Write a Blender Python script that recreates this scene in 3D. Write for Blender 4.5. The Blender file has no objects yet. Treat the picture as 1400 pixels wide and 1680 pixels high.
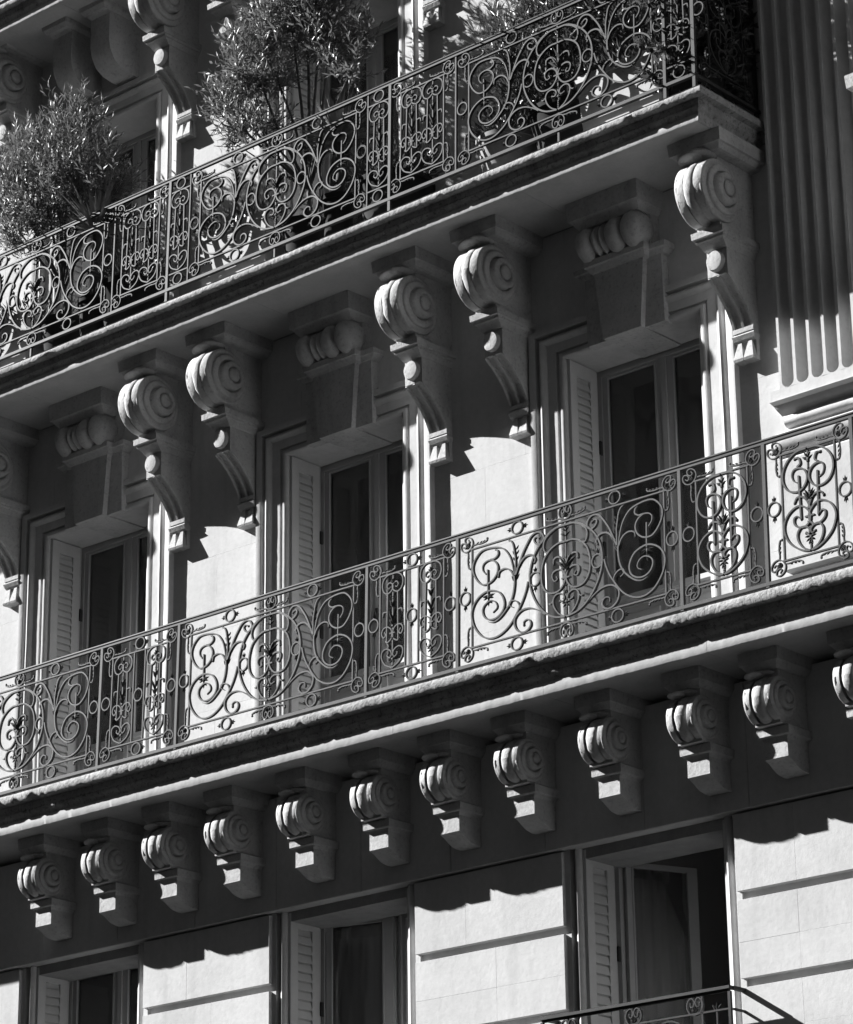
import bpy, bmesh, math, random
from mathutils import Vector, noise, Matrix
PI = math.pi
S = bpy.context.scene
C = S.collection
R = math.radians
random.seed(7)

# ------------------------------------------------------------------ camera
cam_d = bpy.data.cameras.new('camera')
cam = bpy.data.objects.new('camera', cam_d)
C.objects.link(cam)
S.camera = cam
F_PX, PITCH, YAW, ROLL = 4883.94, R(20.2531), R(41.3209), R(-0.7719)
fw = Vector((-math.sin(YAW)*math.cos(PITCH), math.cos(YAW)*math.cos(PITCH), math.sin(PITCH)))
rt = Vector((math.cos(YAW), math.sin(YAW), 0))
up = rt.cross(fw)
r2 = rt*math.cos(ROLL) + up*math.sin(ROLL)
u2 = -rt*math.sin(ROLL) + up*math.cos(ROLL)
m = Matrix((r2, u2, -fw)).transposed().to_4x4()
m.translation = Vector((11.5082, -15.0826, -5.7840))
cam.matrix_world = m
cam_d.sensor_fit = 'VERTICAL'
cam_d.sensor_height = 24
cam_d.lens = 24*F_PX/1680
cam_d.clip_start = 0.5
cam_d.clip_end = 2000

# ------------------------------------------------------------------ light
SUN = Vector((2.65, 1.0, -1.71)).normalized()      # direction the light travels
elev = math.asin(-SUN.z)
w = bpy.data.worlds.new('World')
S.world = w
w.use_nodes = True
nt = w.node_tree
nt.nodes.clear()
sky = nt.nodes.new('ShaderNodeTexSky')
sky.sky_type = 'NISHITA'
sky.sun_disc = False
sky.sun_elevation = elev
sky.sun_rotation = math.atan2(-SUN.x, -SUN.y)
bw = nt.nodes.new('ShaderNodeRGBToBW')             # the photograph is black and white
bg = nt.nodes.new('ShaderNodeBackground')
bg.inputs['Strength'].default_value = 0.05
wo = nt.nodes.new('ShaderNodeOutputWorld')
nt.links.new(sky.outputs[0], bw.inputs[0])
nt.links.new(bw.outputs[0], bg.inputs[0])
nt.links.new(bg.outputs[0], wo.inputs[0])
sd = bpy.data.lights.new('sun', 'SUN')
sd.energy = 5.0
sd.angle = R(0.5)
sd.color = (1, 1, 1)
so = bpy.data.objects.new('sun', sd)
C.objects.link(so)
so.rotation_euler = SUN.to_track_quat('-Z', 'Y').to_euler()
S.view_settings.view_transform = 'Standard'
S.view_settings.look = 'None'
S.view_settings.gamma = 1
S.view_settings.use_curve_mapping = False
S.view_settings.exposure = 1.68
S.cycles.max_bounces = 6
S.cycles.diffuse_bounces = 4
S.cycles.transparent_max_bounces = 12

# ------------------------------------------------------------------ materials
def mat(name, col, rough=0.8, spec=0.3, var=0.0, vscale=3.0, bump=0.0, bscale=60, streak=0.0, pit=0.0, metal=0.0, lo=None):
    m = bpy.data.materials.new(name)
    m.use_nodes = True
    t = m.node_tree
    b = t.nodes['Principled BSDF']
    b.inputs['Base Color'].default_value = (col, col, col, 1)
    b.inputs['Roughness'].default_value = rough
    b.inputs['Specular IOR Level'].default_value = spec
    b.inputs['Metallic'].default_value = metal
    if not (var or bump or streak or pit):
        return m
    geo = t.nodes.new('ShaderNodeNewGeometry')
    N = t.nodes.new
    L = t.links.new
    val = None
    def rng(sock, a, b_, fmin, fmax):
        mr = N('ShaderNodeMapRange')
        mr.inputs['From Min'].default_value = fmin
        mr.inputs['From Max'].default_value = fmax
        mr.inputs['To Min'].default_value = a
        mr.inputs['To Max'].default_value = b_
        L(sock, mr.inputs['Value'])
        return mr.outputs[0]
    def mul(a, b_):
        q = N('ShaderNodeMath')
        q.operation = 'MULTIPLY'
        if isinstance(a, float): q.inputs[0].default_value = a
        else: L(a, q.inputs[0])
        L(b_, q.inputs[1])
        return q.outputs[0]
    cur = float(col)
    if var:
        n = N('ShaderNodeTexNoise')
        n.inputs['Scale'].default_value = vscale
        n.inputs['Detail'].default_value = 9
        n.inputs['Roughness'].default_value = 0.62
        L(geo.outputs['Position'], n.inputs['Vector'])
        cur = mul(cur, rng(n.outputs[0], 1-var, 1+var, 0.3, 0.7))
        n = N('ShaderNodeTexNoise')
        n.inputs['Scale'].default_value = vscale*14
        n.inputs['Detail'].default_value = 6
        L(geo.outputs['Position'], n.inputs['Vector'])
        cur = mul(cur, rng(n.outputs[0], 1-var*0.5, 1+var*0.4, 0.3, 0.7))
        oi = N('ShaderNodeObjectInfo')
        cur = mul(cur, rng(oi.outputs['Random'], 1-var*0.22, 1+var*0.22, 0, 1))
    if streak:
        mp = N('ShaderNodeMapping')
        mp.inputs['Scale'].default_value = (9, 9, 0.9)
        L(geo.outputs['Position'], mp.inputs['Vector'])
        n = N('ShaderNodeTexNoise')
        n.inputs['Scale'].default_value = 1.0
        n.inputs['Detail'].default_value = 8
        L(mp.outputs[0], n.inputs['Vector'])
        cur = mul(cur, rng(n.outputs[0], 1.0, 1-streak, 0.52, 0.72))
    if pit:
        n = N('ShaderNodeTexNoise')
        n.inputs['Scale'].default_value = 34
        n.inputs['Detail'].default_value = 10
        n.inputs['Roughness'].default_value = 0.7
        L(geo.outputs['Position'], n.inputs['Vector'])
        cur = mul(cur, rng(n.outputs[0], 1-pit, 1.0, 0.36, 0.47))
    if not isinstance(cur, float):
        cb = N('ShaderNodeCombineColor')
        for i in range(3): L(cur, cb.inputs[i])
        L(cb.outputs[0], b.inputs['Base Color'])
    if bump:
        n = N('ShaderNodeTexNoise')
        n.inputs['Scale'].default_value = bscale
        n.inputs['Detail'].default_value = 10
        n.inputs['Roughness'].default_value = 0.65
        L(geo.outputs['Position'], n.inputs['Vector'])
        bp_ = N('ShaderNodeBump')
        bp_.inputs['Strength'].default_value = 1.0
        bp_.inputs['Distance'].default_value = bump
        L(n.outputs[0], bp_.inputs['Height'])
        L(bp_.outputs[0], b.inputs['Normal'])
    return m

M_WALL = mat('limestone', 0.475, 0.9, 0.2, var=0.10, vscale=1.5, bump=0.0016, bscale=28, streak=0.10, pit=0.06)
M_CARVE = mat('carved_limestone', 0.42, 0.9, 0.2, var=0.14, vscale=3.5, bump=0.004, bscale=42, streak=0.18, pit=0.25)
M_COPING = mat('weathered_limestone', 0.36, 0.92, 0.2, var=0.25, vscale=4.0, bump=0.010, bscale=34, streak=0.30, pit=0.55)
M_SMOOTH = mat('plain_limestone', 0.44, 0.9, 0.2, var=0.10, vscale=3.0, bump=0.0015, bscale=30, streak=0.08)
M_MORTAR = mat('mortar', 0.30, 0.95, 0.1, var=0.15, vscale=8)
M_IRON = mat('painted_iron', 0.038, 0.62, 0.16, var=0.25, vscale=9, bump=0.0006, bscale=160)
M_PAINT = mat('white_paint', 0.36, 0.55, 0.4, var=0.05, vscale=6)
M_SHUT = mat('shutter_paint', 0.54, 0.5, 0.4, var=0.06, vscale=5, streak=0.08)
M_ROOM = mat('room_plaster', 0.45, 0.9, 0.1)
M_LOWBOUNCE = mat('low_bounce_facade', 0.20, 0.9, 0.2, var=0.1, vscale=1)  # unseen wall opposite, darkened so that it bounces less fill light
M_DARKWIN = mat('dark_panes', 0.02, 0.15, 0.5)
M_STREET = mat('asphalt', 0.07, 0.9, 0.2, var=0.2, vscale=2)
M_PAVE = mat('pavement', 0.20, 0.9, 0.2, var=0.15, vscale=2)
M_POT = mat('dark_planter', 0.028, 0.9, 0.1, var=0.2, vscale=6)
M_POT2 = mat('clay_planter', 0.22, 0.8, 0.3, var=0.2, vscale=6)
M_POT3 = mat('pale_planter', 0.45, 0.8, 0.3, var=0.12, vscale=5)
M_BARK = mat('bark', 0.10, 0.9, 0.1, var=0.3, vscale=20, bump=0.004, bscale=60)
M_SOIL = mat('soil', 0.03, 0.95, 0.1, var=0.3, vscale=20)
M_CANE = mat('cane_stake', 0.25, 0.7, 0.3, var=0.2, vscale=20)

def leaf_mat(name, col, rough, tr):
    m = mat(name, col, rough, 0.5, var=0.22, vscale=11)
    t = m.node_tree
    b = t.nodes['Principled BSDF']
    tl = t.nodes.new('ShaderNodeBsdfTranslucent')
    tl.inputs[0].default_value = (col*1.2, col*1.2, col*1.2, 1)
    mx = t.nodes.new('ShaderNodeMixShader')
    mx.inputs[0].default_value = tr
    t.links.new(b.outputs[0], mx.inputs[1])
    t.links.new(tl.outputs[0], mx.inputs[2])
    t.links.new(mx.outputs[0], t.nodes['Material Output'].inputs[0])
    return m
M_OLIVE = leaf_mat('olive_leaf', 0.15, 0.48, 0.25)
M_OLEA = leaf_mat('oleander_leaf', 0.10, 0.35, 0.2)
M_DARKLEAF = leaf_mat('evergreen_leaf', 0.085, 0.45, 0.25)
M_SPIKE = leaf_mat('spiky_leaf', 0.17, 0.35, 0.12)

def glass():
    m = bpy.data.materials.new('window_glass')
    m.use_nodes = True
    t = m.node_tree
    t.nodes.clear()
    o = t.nodes.new('ShaderNodeOutputMaterial')
    fr = t.nodes.new('ShaderNodeFresnel')
    fr.inputs[0].default_value = 1.9
    n = t.nodes.new('ShaderNodeTexNoise')
    n.inputs['Scale'].default_value = 2.3
    bp_ = t.nodes.new('ShaderNodeBump')
    bp_.inputs['Distance'].default_value = 0.004
    t.links.new(n.outputs[0], bp_.inputs['Height'])
    tr = t.nodes.new('ShaderNodeBsdfTransparent')
    tr.inputs[0].default_value = (0.90, 0.90, 0.90, 1)
    gl = t.nodes.new('ShaderNodeBsdfGlossy')
    gl.inputs['Roughness'].default_value = 0.03
    gl.inputs['Color'].default_value = (0.8, 0.8, 0.8, 1)
    t.links.new(bp_.outputs[0], gl.inputs['Normal'])
    mx = t.nodes.new('ShaderNodeMixShader')
    t.links.new(fr.outputs[0], mx.inputs[0])
    t.links.new(tr.outputs[0], mx.inputs[1])
    t.links.new(gl.outputs[0], mx.inputs[2])
    du = t.nodes.new('ShaderNodeBsdfDiffuse')
    du.inputs[0].default_value = (0.5, 0.5, 0.5, 1)
    m2 = t.nodes.new('ShaderNodeMixShader')       # even grey haze painted into the panes to lift their darkness
    m2.inputs[0].default_value = 0.08
    t.links.new(mx.outputs[0], m2.inputs[1])
    t.links.new(du.outputs[0], m2.inputs[2])
    t.links.new(m2.outputs[0], o.inputs[0])
    return m
M_GLASS = glass()
def cloth(name, col, tr):
    m = mat(name, col, 0.9, 0.1)
    t = m.node_tree
    tl = t.nodes.new('ShaderNodeBsdfTranslucent')
    tl.inputs[0].default_value = (col, col, col, 1)
    mx = t.nodes.new('ShaderNodeMixShader')
    mx.inputs[0].default_value = tr
    t.links.new(t.nodes['Principled BSDF'].outputs[0], mx.inputs[1])
    t.links.new(tl.outputs[0], mx.inputs[2])
    t.links.new(mx.outputs[0], t.nodes['Material Output'].inputs[0])
    return m
M_CURT = cloth('curtain_cloth', 0.80, 0.25)
M_BLIND = cloth('blind_cloth', 0.75, 0.3)

# ------------------------------------------------------------------ mesh helpers
class MB:
    def __init__(s):
        s.v = []; s.f = []
    def add(s, vs, fs):
        o = len(s.v)
        s.v += [tuple(p) for p in vs]
        s.f += [tuple(i+o for i in f) for f in fs]
        return s
    def box(s, x0, x1, y0, y1, z0, z1):
        return s.add([(x0,y0,z0),(x1,y0,z0),(x1,y1,z0),(x0,y1,z0),(x0,y0,z1),(x1,y0,z1),(x1,y1,z1),(x0,y1,z1)],
                     [(0,3,2,1),(4,5,6,7),(0,1,5,4),(1,2,6,5),(2,3,7,6),(3,0,4,7)])
    def bbox(s, x0, x1, y0, y1, z0, z1, b=0.004):
        """box whose four front (-y) edges are chamfered"""
        return s.add([(x0,y1,z0),(x1,y1,z0),(x1,y1,z1),(x0,y1,z1),
                      (x0,y0+b,z0),(x1,y0+b,z0),(x1,y0+b,z1),(x0,y0+b,z1),
                      (x0+b,y0,z0+b),(x1-b,y0,z0+b),(x1-b,y0,z1-b),(x0+b,y0,z1-b)],
                     [(0,3,2,1),(0,1,5,4),(1,2,6,5),(2,3,7,6),(3,0,4,7),(4,5,9,8),(5,6,10,9),(6,7,11,10),(7,4,8,11),(8,9,10,11)])
    def loft(s, rings, closed=True, caps=True):
        n = len(rings[0]); o = len(s.v)
        for r in rings: s.v += [tuple(p) for p in r]
        for i in range(len(rings)-1):
            for j in range(n if closed else n-1):
                k = (j+1) % n
                s.f.append((o+i*n+j, o+i*n+k, o+(i+1)*n+k, o+(i+1)*n+j))
        if caps and closed:
            s.f.append(tuple(o+j for j in range(n-1, -1, -1)))
            s.f.append(tuple(o+(len(rings)-1)*n+j for j in range(n)))
        return s
    def ell(s, c, r, seg=8, rot=None):
        rings = []
        for i in range(1, seg):
            a = PI*i/seg
            ring = []
            for j in range(seg):
                b = 2*PI*j/seg
                p = Vector((r[0]*math.sin(a)*math.cos(b), r[1]*math.sin(a)*math.sin(b), r[2]*math.cos(a)))
                if rot: p = rot @ p
                ring.append(p + Vector(c))
            rings.append(ring)
        return s.loft(rings)
    def mesh(s, name, smooth=False, ang=None):
        me = bpy.data.meshes.new(name)
        me.from_pydata(s.v, [], s.f)
        bm = bmesh.new(); bm.from_mesh(me)
        bmesh.ops.recalc_face_normals(bm, faces=bm.faces)
        bm.to_mesh(me); bm.free()
        if smooth:
            me.polygons.foreach_set('use_smooth', [True]*len(me.polygons))
            if ang is not None:
                me.set_sharp_from_angle(angle=R(ang))
        me.update()
        return me

def link(name, me, m, parent=None, loc=None, kind=None):
    o = bpy.data.objects.new(name, me)
    C.objects.link(o)
    if m is not None and not me.materials: me.materials.append(m)
    if parent: o.parent = parent
    if loc: o.location = loc
    if kind: o['kind'] = kind
    return o
def thing(name, label, cat, loc=(0,0,0), group=None):
    o = bpy.data.objects.new(name, None)
    C.objects.link(o)
    o.empty_display_size = 0.2
    o.location = loc; o['label'] = label; o['category'] = cat
    if group: o['group'] = group
    return o
def kids(o): return [c for c in o.children]
def dup(root, loc, label):
    r = root.copy(); C.objects.link(r); r.location = loc; r['label'] = label
    for ch in kids(root):
        c = ch.copy(); C.objects.link(c); c.parent = r
        for g in kids(ch):
            d = g.copy(); C.objects.link(d); d.parent = c
    return r

def crom(pts, n=4):
    P = [Vector(p) for p in pts]
    P = [P[0]*2-P[1]] + P + [P[-1]*2-P[-2]]
    out = []
    for i in range(1, len(P)-2):
        for k in range(n):
            t = k/n
            a, b, c, d = P[i-1], P[i], P[i+1], P[i+2]
            out.append(0.5*((2*b)+(c-a)*t+(2*a-5*b+4*c-d)*t*t+(3*b-a-3*c+d)*t*t*t))
    out.append(P[-2])
    return out
def bar(mb, pts, w=0.010, d=0.020, smooth=4, taper0=1.0, taper1=1.0, y=0.0, ball=0.0):
    """flat iron bar following a path in the xz plane"""
    P = crom([(p[0], p[1]) for p in pts], smooth) if smooth and len(pts) > 2 else [Vector(p) for p in pts]
    n = len(P); rings = []
    for i, p in enumerate(P):
        t = (P[min(i+1, n-1)]-P[max(i-1, 0)]).normalized()
        nn = Vector((-t.y, t.x))
        f = i/(n-1)
        k = taper0 + (1-taper0)*min(1, f*4) if f < .25 else (taper1 + (1-taper1)*min(1, (1-f)*4))
        a = p+nn*w/2*k; b = p-nn*w/2*k
        dd = d/2*(0.6+0.4*k)
        rings.append([(a.x, y-dd, a.y), (b.x, y-dd, b.y), (b.x, y+dd, b.y), (a.x, y+dd, a.y)])
    mb.loft(rings)
    if ball:
        e = P[-1]
        mb.ell((e.x, y, e.y), (ball, ball*0.9, ball), 6)
    return mb
def spike(mb, x, z, ang, ln, wd, y=0.0, curl=0.0, th=0.5):
    """a little forged leaf"""
    rings = []; wd *= 1.3
    for i, (t, k) in enumerate([(0, .35), (.25, .8), (.5, 1), (.75, .65), (1, .06)]):
        a = ang + curl*t
        cx = x+math.cos(ang+curl*t*.5)*ln*t; cz = z+math.sin(ang+curl*t*.5)*ln*t
        nx, nz = -math.sin(a)*wd/2*k, math.cos(a)*wd/2*k
        rings.append([(cx+nx, y, cz+nz), (cx, y-wd*th*k, cz), (cx-nx, y, cz-nz), (cx, y+wd*th*k, cz)])
    mb.loft(rings)
    return mb
def two_mats(me, m0, m1, test):
    me.materials.append(m0); me.materials.append(m1)
    for p in me.polygons: p.material_index = 1 if test(p) else 0
def nz3(p, s, a, seed=0.0):
    return noise.noise(Vector((p[0]*s+seed, p[1]*s, p[2]*s)))*a

# ------------------------------------------------------------------ street (below the frame; gives the bounced light)
def struct(name, mb, m):
    o = link(name, mb.mesh(name), m); o['kind'] = 'structure'; return o
struct('street', MB().box(-250, 250, -320, -3.2, -7.75, -7.5), M_STREET)
struct('pavement', MB().box(-250, 250, -3.2, 1.0, -7.6, -7.37), M_PAVE)

BAY = 2.7
# the other side of the street, behind the camera: it hides the low sky and is what the panes reflect
op = thing('apartment_building', 'shaded apartment building on the opposite side of the street', 'building')
link('wall', MB().box(-130, 75, -31, -17.2, -7.5, 26.0).mesh('wall'), M_LOWBOUNCE, op)
mb = MB()
for z in (-3.6, .0, 3.6, 7.2, 10.8): mb.box(-75, 75, -17.8, -17.2, z-.2, z)
mb.box(-130, 75, -18.0, -17.1, 25.6, 26.3)
link('cornice', mb.mesh('cornice'), M_LOWBOUNCE, op)
pw = MB().box(-.6, .6, -17.21, -17.15, 0, 2.4).mesh('pane')
for i in range(-14, 6):
    for z in (-3.4, .2, 3.8, 7.4, 11.0, 14.6, 18.2):
        link('pane', pw, M_DARKWIN, op, (i*2.6, 0, z))
CX = [0.155 - BAY*i for i in range(3)]          # window axes, counted from the balcony corner
ORD = ['nearest the balcony corner', 'second from the balcony corner', 'third from the balcony corner']
FLO = {'lower': -3.587, 'middle': 0.0, 'upper': 3.587}
HW = 0.585

# ------------------------------------------------------------------ facade masonry
fac = thing('apartment_building', 'pale limestone apartment building front with three storeys of windows', 'building')
def prt(name, mb, m, smooth=False, ang=None, parent=fac, kind=None):
    return link(name, mb.mesh(name, smooth, ang), m, parent, kind=kind)

def spans(z, zl0, zl1):
    """x intervals of masonry at height z; openings between zl0 and zl1"""
    X0, X1 = -10.2, 6.0
    if not (zl0 <= z < zl1): return [(X0, X1)]
    out = []; x = X0
    for c in sorted(CX):
        out.append((x, c-HW-.015)); x = c+HW+.015
    out.append((x, X1))
    return out
def masonry(z0, z1, nrow, open0, open1, yf, bl=0.86):
    """ashlar courses between z0 and z1; each block an object"""
    h = (z1-z0)/nrow
    for r in range(nrow):
        za, zb = z0+r*h, z0+(r+1)*h
        for (a, b) in spans((za+zb)/2, open0, open1):
            vis0, vis1 = max(a, -7.2), min(b, 2.6)
            segs = []
            if a < vis0: segs.append((a, min(b, vis0)))
            if vis1 > vis0:
                n = max(1, round((vis1-vis0)/bl)); st = (vis1-vis0)/n
                off = 0.5*st if (r % 2 and n > 1) else 0
                xs = [vis0] + [vis0+off+i*st for i in range(0 if off else 1, n)] + [vis1]
                segs += list(zip(xs[:-1], xs[1:]))
            if vis1 < b: segs.append((max(a, vis1), b))
            for (p, q) in segs:
                if q-p < .02: continue
                g = .0003; j = random.uniform(-.0005, .0005)
                prt('stone_block', MB().bbox(p+g, q-g, yf+j, .36, za+g, zb-g, .0005), M_WALL)

ZL = 2.434   # head of the openings above the floor line
for fn, z in FLO.items():
    if fn == 'lower': continue
    masonry(z-.02, z+ZL, 4, z-.1, z+ZL, 0.0)
    masonry(z+ZL, z+3.42, 2, 1e9, 1e9, 0.0, 1.35)
# mortar backing and the inner face of the front wall, round the openings
mb = MB()
for fn, z in FLO.items():
    mb.box(-10.2, 6.0, .012, .40, z+ZL+.004, z+3.5)
    xs = -10.2
    for c in sorted(CX):
        mb.box(xs, c-HW-.004, .012, .40, z-.08, z+ZL+.003); xs = c+HW+.004
    mb.box(xs, 6.0, .012, .40, z-.08, z+ZL+.003)
prt('wall_core', mb, M_MORTAR)
prt('wall', MB().box(-10.2, 6.0, -.02, .40, 7.10, 12.5), M_WALL)
prt('wall', MB().box(-10.2, 6.0, -.08, .40, -7.40, -3.70), M_WALL)
# rooms behind the windows
for fn, z in FLO.items():
    mb = MB()
    mb.box(-10.2, 6, .40, 4.2, z-.08, z+.02)
    mb.box(-10.2, 6, .40, 4.2, z+3.3, z+3.45)
    mb.box(-10.2, 6, 4.2, 4.3, z-.08, z+3.45)
    for c in CX: mb.box(c+1.3, c+1.4, .40, 4.2, z, z+3.3)
    mb.box(CX[-1]-1.4, CX[-1]-1.3, .40, 4.2, z, z+3.3)
    prt('room', mb, M_ROOM)

# rusticated piers of the lower storey: big blocks with deep joints
YR = -.062
groove = [-3.74, -3.24, -2.69, -2.135, -1.585, -1.035]
for i, xa in enumerate([-1.855-3*BAY, -1.855-2*BAY, -1.855-BAY, -1.855, -1.855+BAY]):
    xb = xa+1.305
    if i == 0: xa = -10.2
    if i == 4: xb = 6.0
    for g in range(1, len(groove)):
        za, zb = groove[g-1], groove[g]-.057
        top = groove[g]-.057
        wdt = (1.305)
        if i in (0, 4):
            cuts = [xa+.455*k for k in range(0, 20) if xa+.455*k < xb-.1]+[xb] if i == 4 else [xa, xb]
            cuts = cuts[:5]+[xb] if len(cuts) > 6 else cuts
        else:
            cuts = [xa, xa+(.46 if g % 2 else .72), xb]
        for p, q in zip(cuts[:-1], cuts[1:]):
            jj = random.uniform(-.0015, .0015)
            if g in (3, 4) and i:          # this course is two stones high
                zm = za+.225
                prt('stone_block', MB().bbox(p+.0003, q-.0003, YR+jj*.3, .2, za, zm-.0003, .0006), M_WALL)
                prt('stone_block', MB().bbox(p+.0003, q-.0003, YR-jj*.3, .2, zm+.0003, top, .0006), M_WALL)
            else:
                prt('stone_block', MB().bbox(p+.0003, q-.0003, YR+jj*.3, .2, za, top, .0008), M_WALL)
    prt('joint_backing', MB().box(xa+.003, xb-.003, -.008, .21, -3.72, -1.03), M_WALL)
# frieze above, running across the window heads
for k in range(12):
    xa = -7.3+k*.83
    if k == 0: a0 = -10.2
    else: a0 = xa
    b0 = 6.0 if k == 11 else xa+.83
    prt('frieze_block', MB().bbox(a0+.001, b0-.001, -.098+random.uniform(-.001, .001), .36, -1.078, -.25, .006), M_WALL)
for c in CX:      # rounded stone jambs of the lower windows
    for s in (-1, 1):
        prof = [(.0, .36), (.0, .0), (.008, -.018), (.026, -.028), (.044, -.018), (.052, .0), (.058, .012), (.072, .012), (.08, -.03), (.125, -.03), (.125, .2)]
        mb = MB()
        mb.loft([[(c+s*(HW+d), y, zz) for d, y in prof] for zz in (-3.72, -1.079)], closed=False, caps=False)
        o = prt('jamb', mb, M_WALL, True, 40)

# ------------------------------------------------------------------ window surrounds and heads (middle and upper)
SP = [(0, .355), (0, .0), (.004, -.014), (.014, -.024), (.028, -.027), (.042, -.024), (.050, -.014), (.053, .000), (.062, .004), (.070, .000),
      (.074, -.022), (.150, -.024), (.158, -.036), (.170, -.050), (.186, -.056), (.202, -.050), (.212, -.034), (.216, -.014), (.234, -.012), (.238, -.052), (.244, -.056),
      (.292, -.056), (.292, .012)]
def surround(cx, z):
    mb = MB()
    ztop = z+ZL
    def ring(kind):
        out = []
        for d, y in SP:
            if kind == 0: out.append((cx-HW-d, y, z-.05))
            if kind == 1: out.append((cx-HW-d, y, ztop+d*.86))
            if kind == 2: out.append((cx+HW+d, y, ztop+d*.86))
            if kind == 3: out.append((cx+HW+d, y, z-.05))
        return out
    base = [ring(0), ring(1), ring(2), ring(3)]
    rings = []
    for a, b, n in ((base[0], base[1], 40), (base[1], base[2], 20), (base[2], base[3], 40)):
        for i in range(n):
            t = i/n
            r = []
            for p, q in zip(a, b):
                v = Vector(p).lerp(Vector(q), t)
                if 1e-6 < t: v.y += nz3(v, 9, .0022)
                r.append(v)
            rings.append(r)
    # keep exact corners
    rings.append(base[3])
    mb.loft(rings, closed=False, caps=False)
    return prt('window_surround', mb, M_WALL, True, 35)
for fn in ('middle', 'upper'):
    z = FLO[fn]
    for c in CX:
        surround(c, z)
        cuts = [-.60, -.155, .175, .60]
        for a, b in zip(cuts[:-1], cuts[1:]):
            prt('lintel_stone', MB().box(c+a+.002, c+b-.002, .006, .345, z+ZL+.001, z+ZL+.12), M_WALL)
        # dark joints show between the stones
# lower heads are the frieze blocks

# ------------------------------------------------------------------ balcony slabs
def prof_slab(yf, zt):
    """(y, z) from the back of the top round the mouldings to the back of the soffit; yf = front of the nosing"""
    return [(.0, zt), (.012, zt), (.012, zt)]
SL_MID = [(-.002, .0), (.004, -.006), (.000, -.012), (-.003, -.03), (-.002, -.060), (.006, -.073), (.040, -.078), (.056, -.082), (.058, -.112), (.066, -.130), (.060, -.140),
      (.062, -.150), (.078, -.168), (.090, -.182), (.092, -.196), (.090, -.212), (.0905, -.272), (.094, -.277), (.110, -.278)]
SL_TOP = [(-.002, .0), (.003, -.005), (.000, -.010), (-.002, -.02), (-.001, -.040), (.005, -.049), (.040, -.053), (.056, -.056), (.058, -.080), (.066, -.096), (.060, -.104),
      (.062, -.112), (.076, -.126), (.090, -.140), (.092, -.150), (.090, -.160), (.0905, -.200), (.094, -.205), (.110, -.206)]
# each entry: (inset from the front of the nosing, height below the top)
def slab_piece(x0, x1, yf, zt, dx_end=None, jag=1.0, seed=0, SL=None):
    mb = MB(); rings = []
    n = max(2, int((x1-x0)/.018))
    for i in range(n+1):
        x = x0+(x1-x0)*i/n
        ring = [(x, .0, zt)]
        for k, (o, dz) in enumerate(SL):
            amp = .0022 if (2 <= k <= 5) else (.0026 if 6 <= k <= 14 else .0010)
            j1 = (noise.noise(Vector((x*16, k*.35, seed)))*amp + noise.noise(Vector((x*52, k*1.7, seed+5)))*amp*1.1)*jag
            j2 = noise.noise(Vector((x*13, k*.2+9, seed)))*amp*.6*jag
            if k in (4, 5):      # worn arris with small chips
                c_ = noise.noise(Vector((x*7, 3.3, seed)))
                if c_ > .34: j2 += (c_-.34)*.14
            oo = o*OVER
            xx = x
            if dx_end is not None and i == n: xx = dx_end-oo
            elif dx_end is not None: xx = min(x, dx_end-oo-.001)
            ring.append((xx, yf+oo-j1*.9, zt+dz+j2))
        xx = ring[-1][0]
        ring.append((xx, .0, zt+SL[-1][1]-.001))
        rings.append(ring)
    mb.loft(rings, closed=True, caps=(dx_end is None))
    return mb
OVER = .86
def balcony(name, label, yf, zt, xa, xb, end, seed, cuts, SL):
    global OVER
    OVER = 1.0 if SL is SL_MID else .90
    t = thing(name, label, 'balcony')
    xs = [xa]+cuts+[xb]
    for i, (a, b) in enumerate(zip(xs[:-1], xs[1:])):
        last = end and i == len(xs)-2
        mb = slab_piece(a+.001, b-(0 if last else .001), yf, zt, b if last else None, 1.0, seed, SL)
        me = mb.mesh('slab_stone', True, 38)
        two_mats(me, M_COPING, M_SMOOTH, lambda p: p.center.z < zt+SL[14][1]+.004)
        link('slab_stone', me, None, t)
    if end:
        rings = []
        n = 44
        for i in range(n+1):
            f = i/n
            ring = [(xb-.5, yf*(1-f)*.0, zt)]
            ring = []
            for k, (o, dz) in enumerate(SL):
                oo = o*OVER
                amp = .003
                y = (yf+oo)*(1-f)
                j = 0 if i == 0 else noise.noise(Vector((y*20, k*.5, seed+2)))*amp
                ring.append((xb-oo+j, y, zt+dz))
            rings.append(ring)
        mb = MB().loft(rings, closed=False, caps=False)
        link('slab_end', mb.mesh('slab_end', True, 38), M_COPING, t)
    return t
bal_mid = balcony('balcony', 'long stone balcony slab with worn edge carrying the middle railing', -.73, .067, -9.5, 5.0, False, 11,
                  [-8.1, -6.5, -5.32, -4.05, -2.78, -1.52, -.2, 1.12, 2.3, 3.5], SL_MID)
bal_up = balcony('balcony', 'top stone balcony slab ending in a moulded corner beside the fluted pilaster', -.762, 3.637, -9.5, 1.366, True, 3,
                 [-8.2, -6.9, -5.5, -4.1, -2.9, -1.5, -.25], SL_TOP)
bal_top = balcony('balcony', 'highest stone balcony slab just showing above the shrub in the upper corner', -.73, 7.08, -9.5, 1.36, True, 23,
                  [-8.0, -6.6, -5.2, -3.9, -2.4, -.9], SL_TOP)

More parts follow.
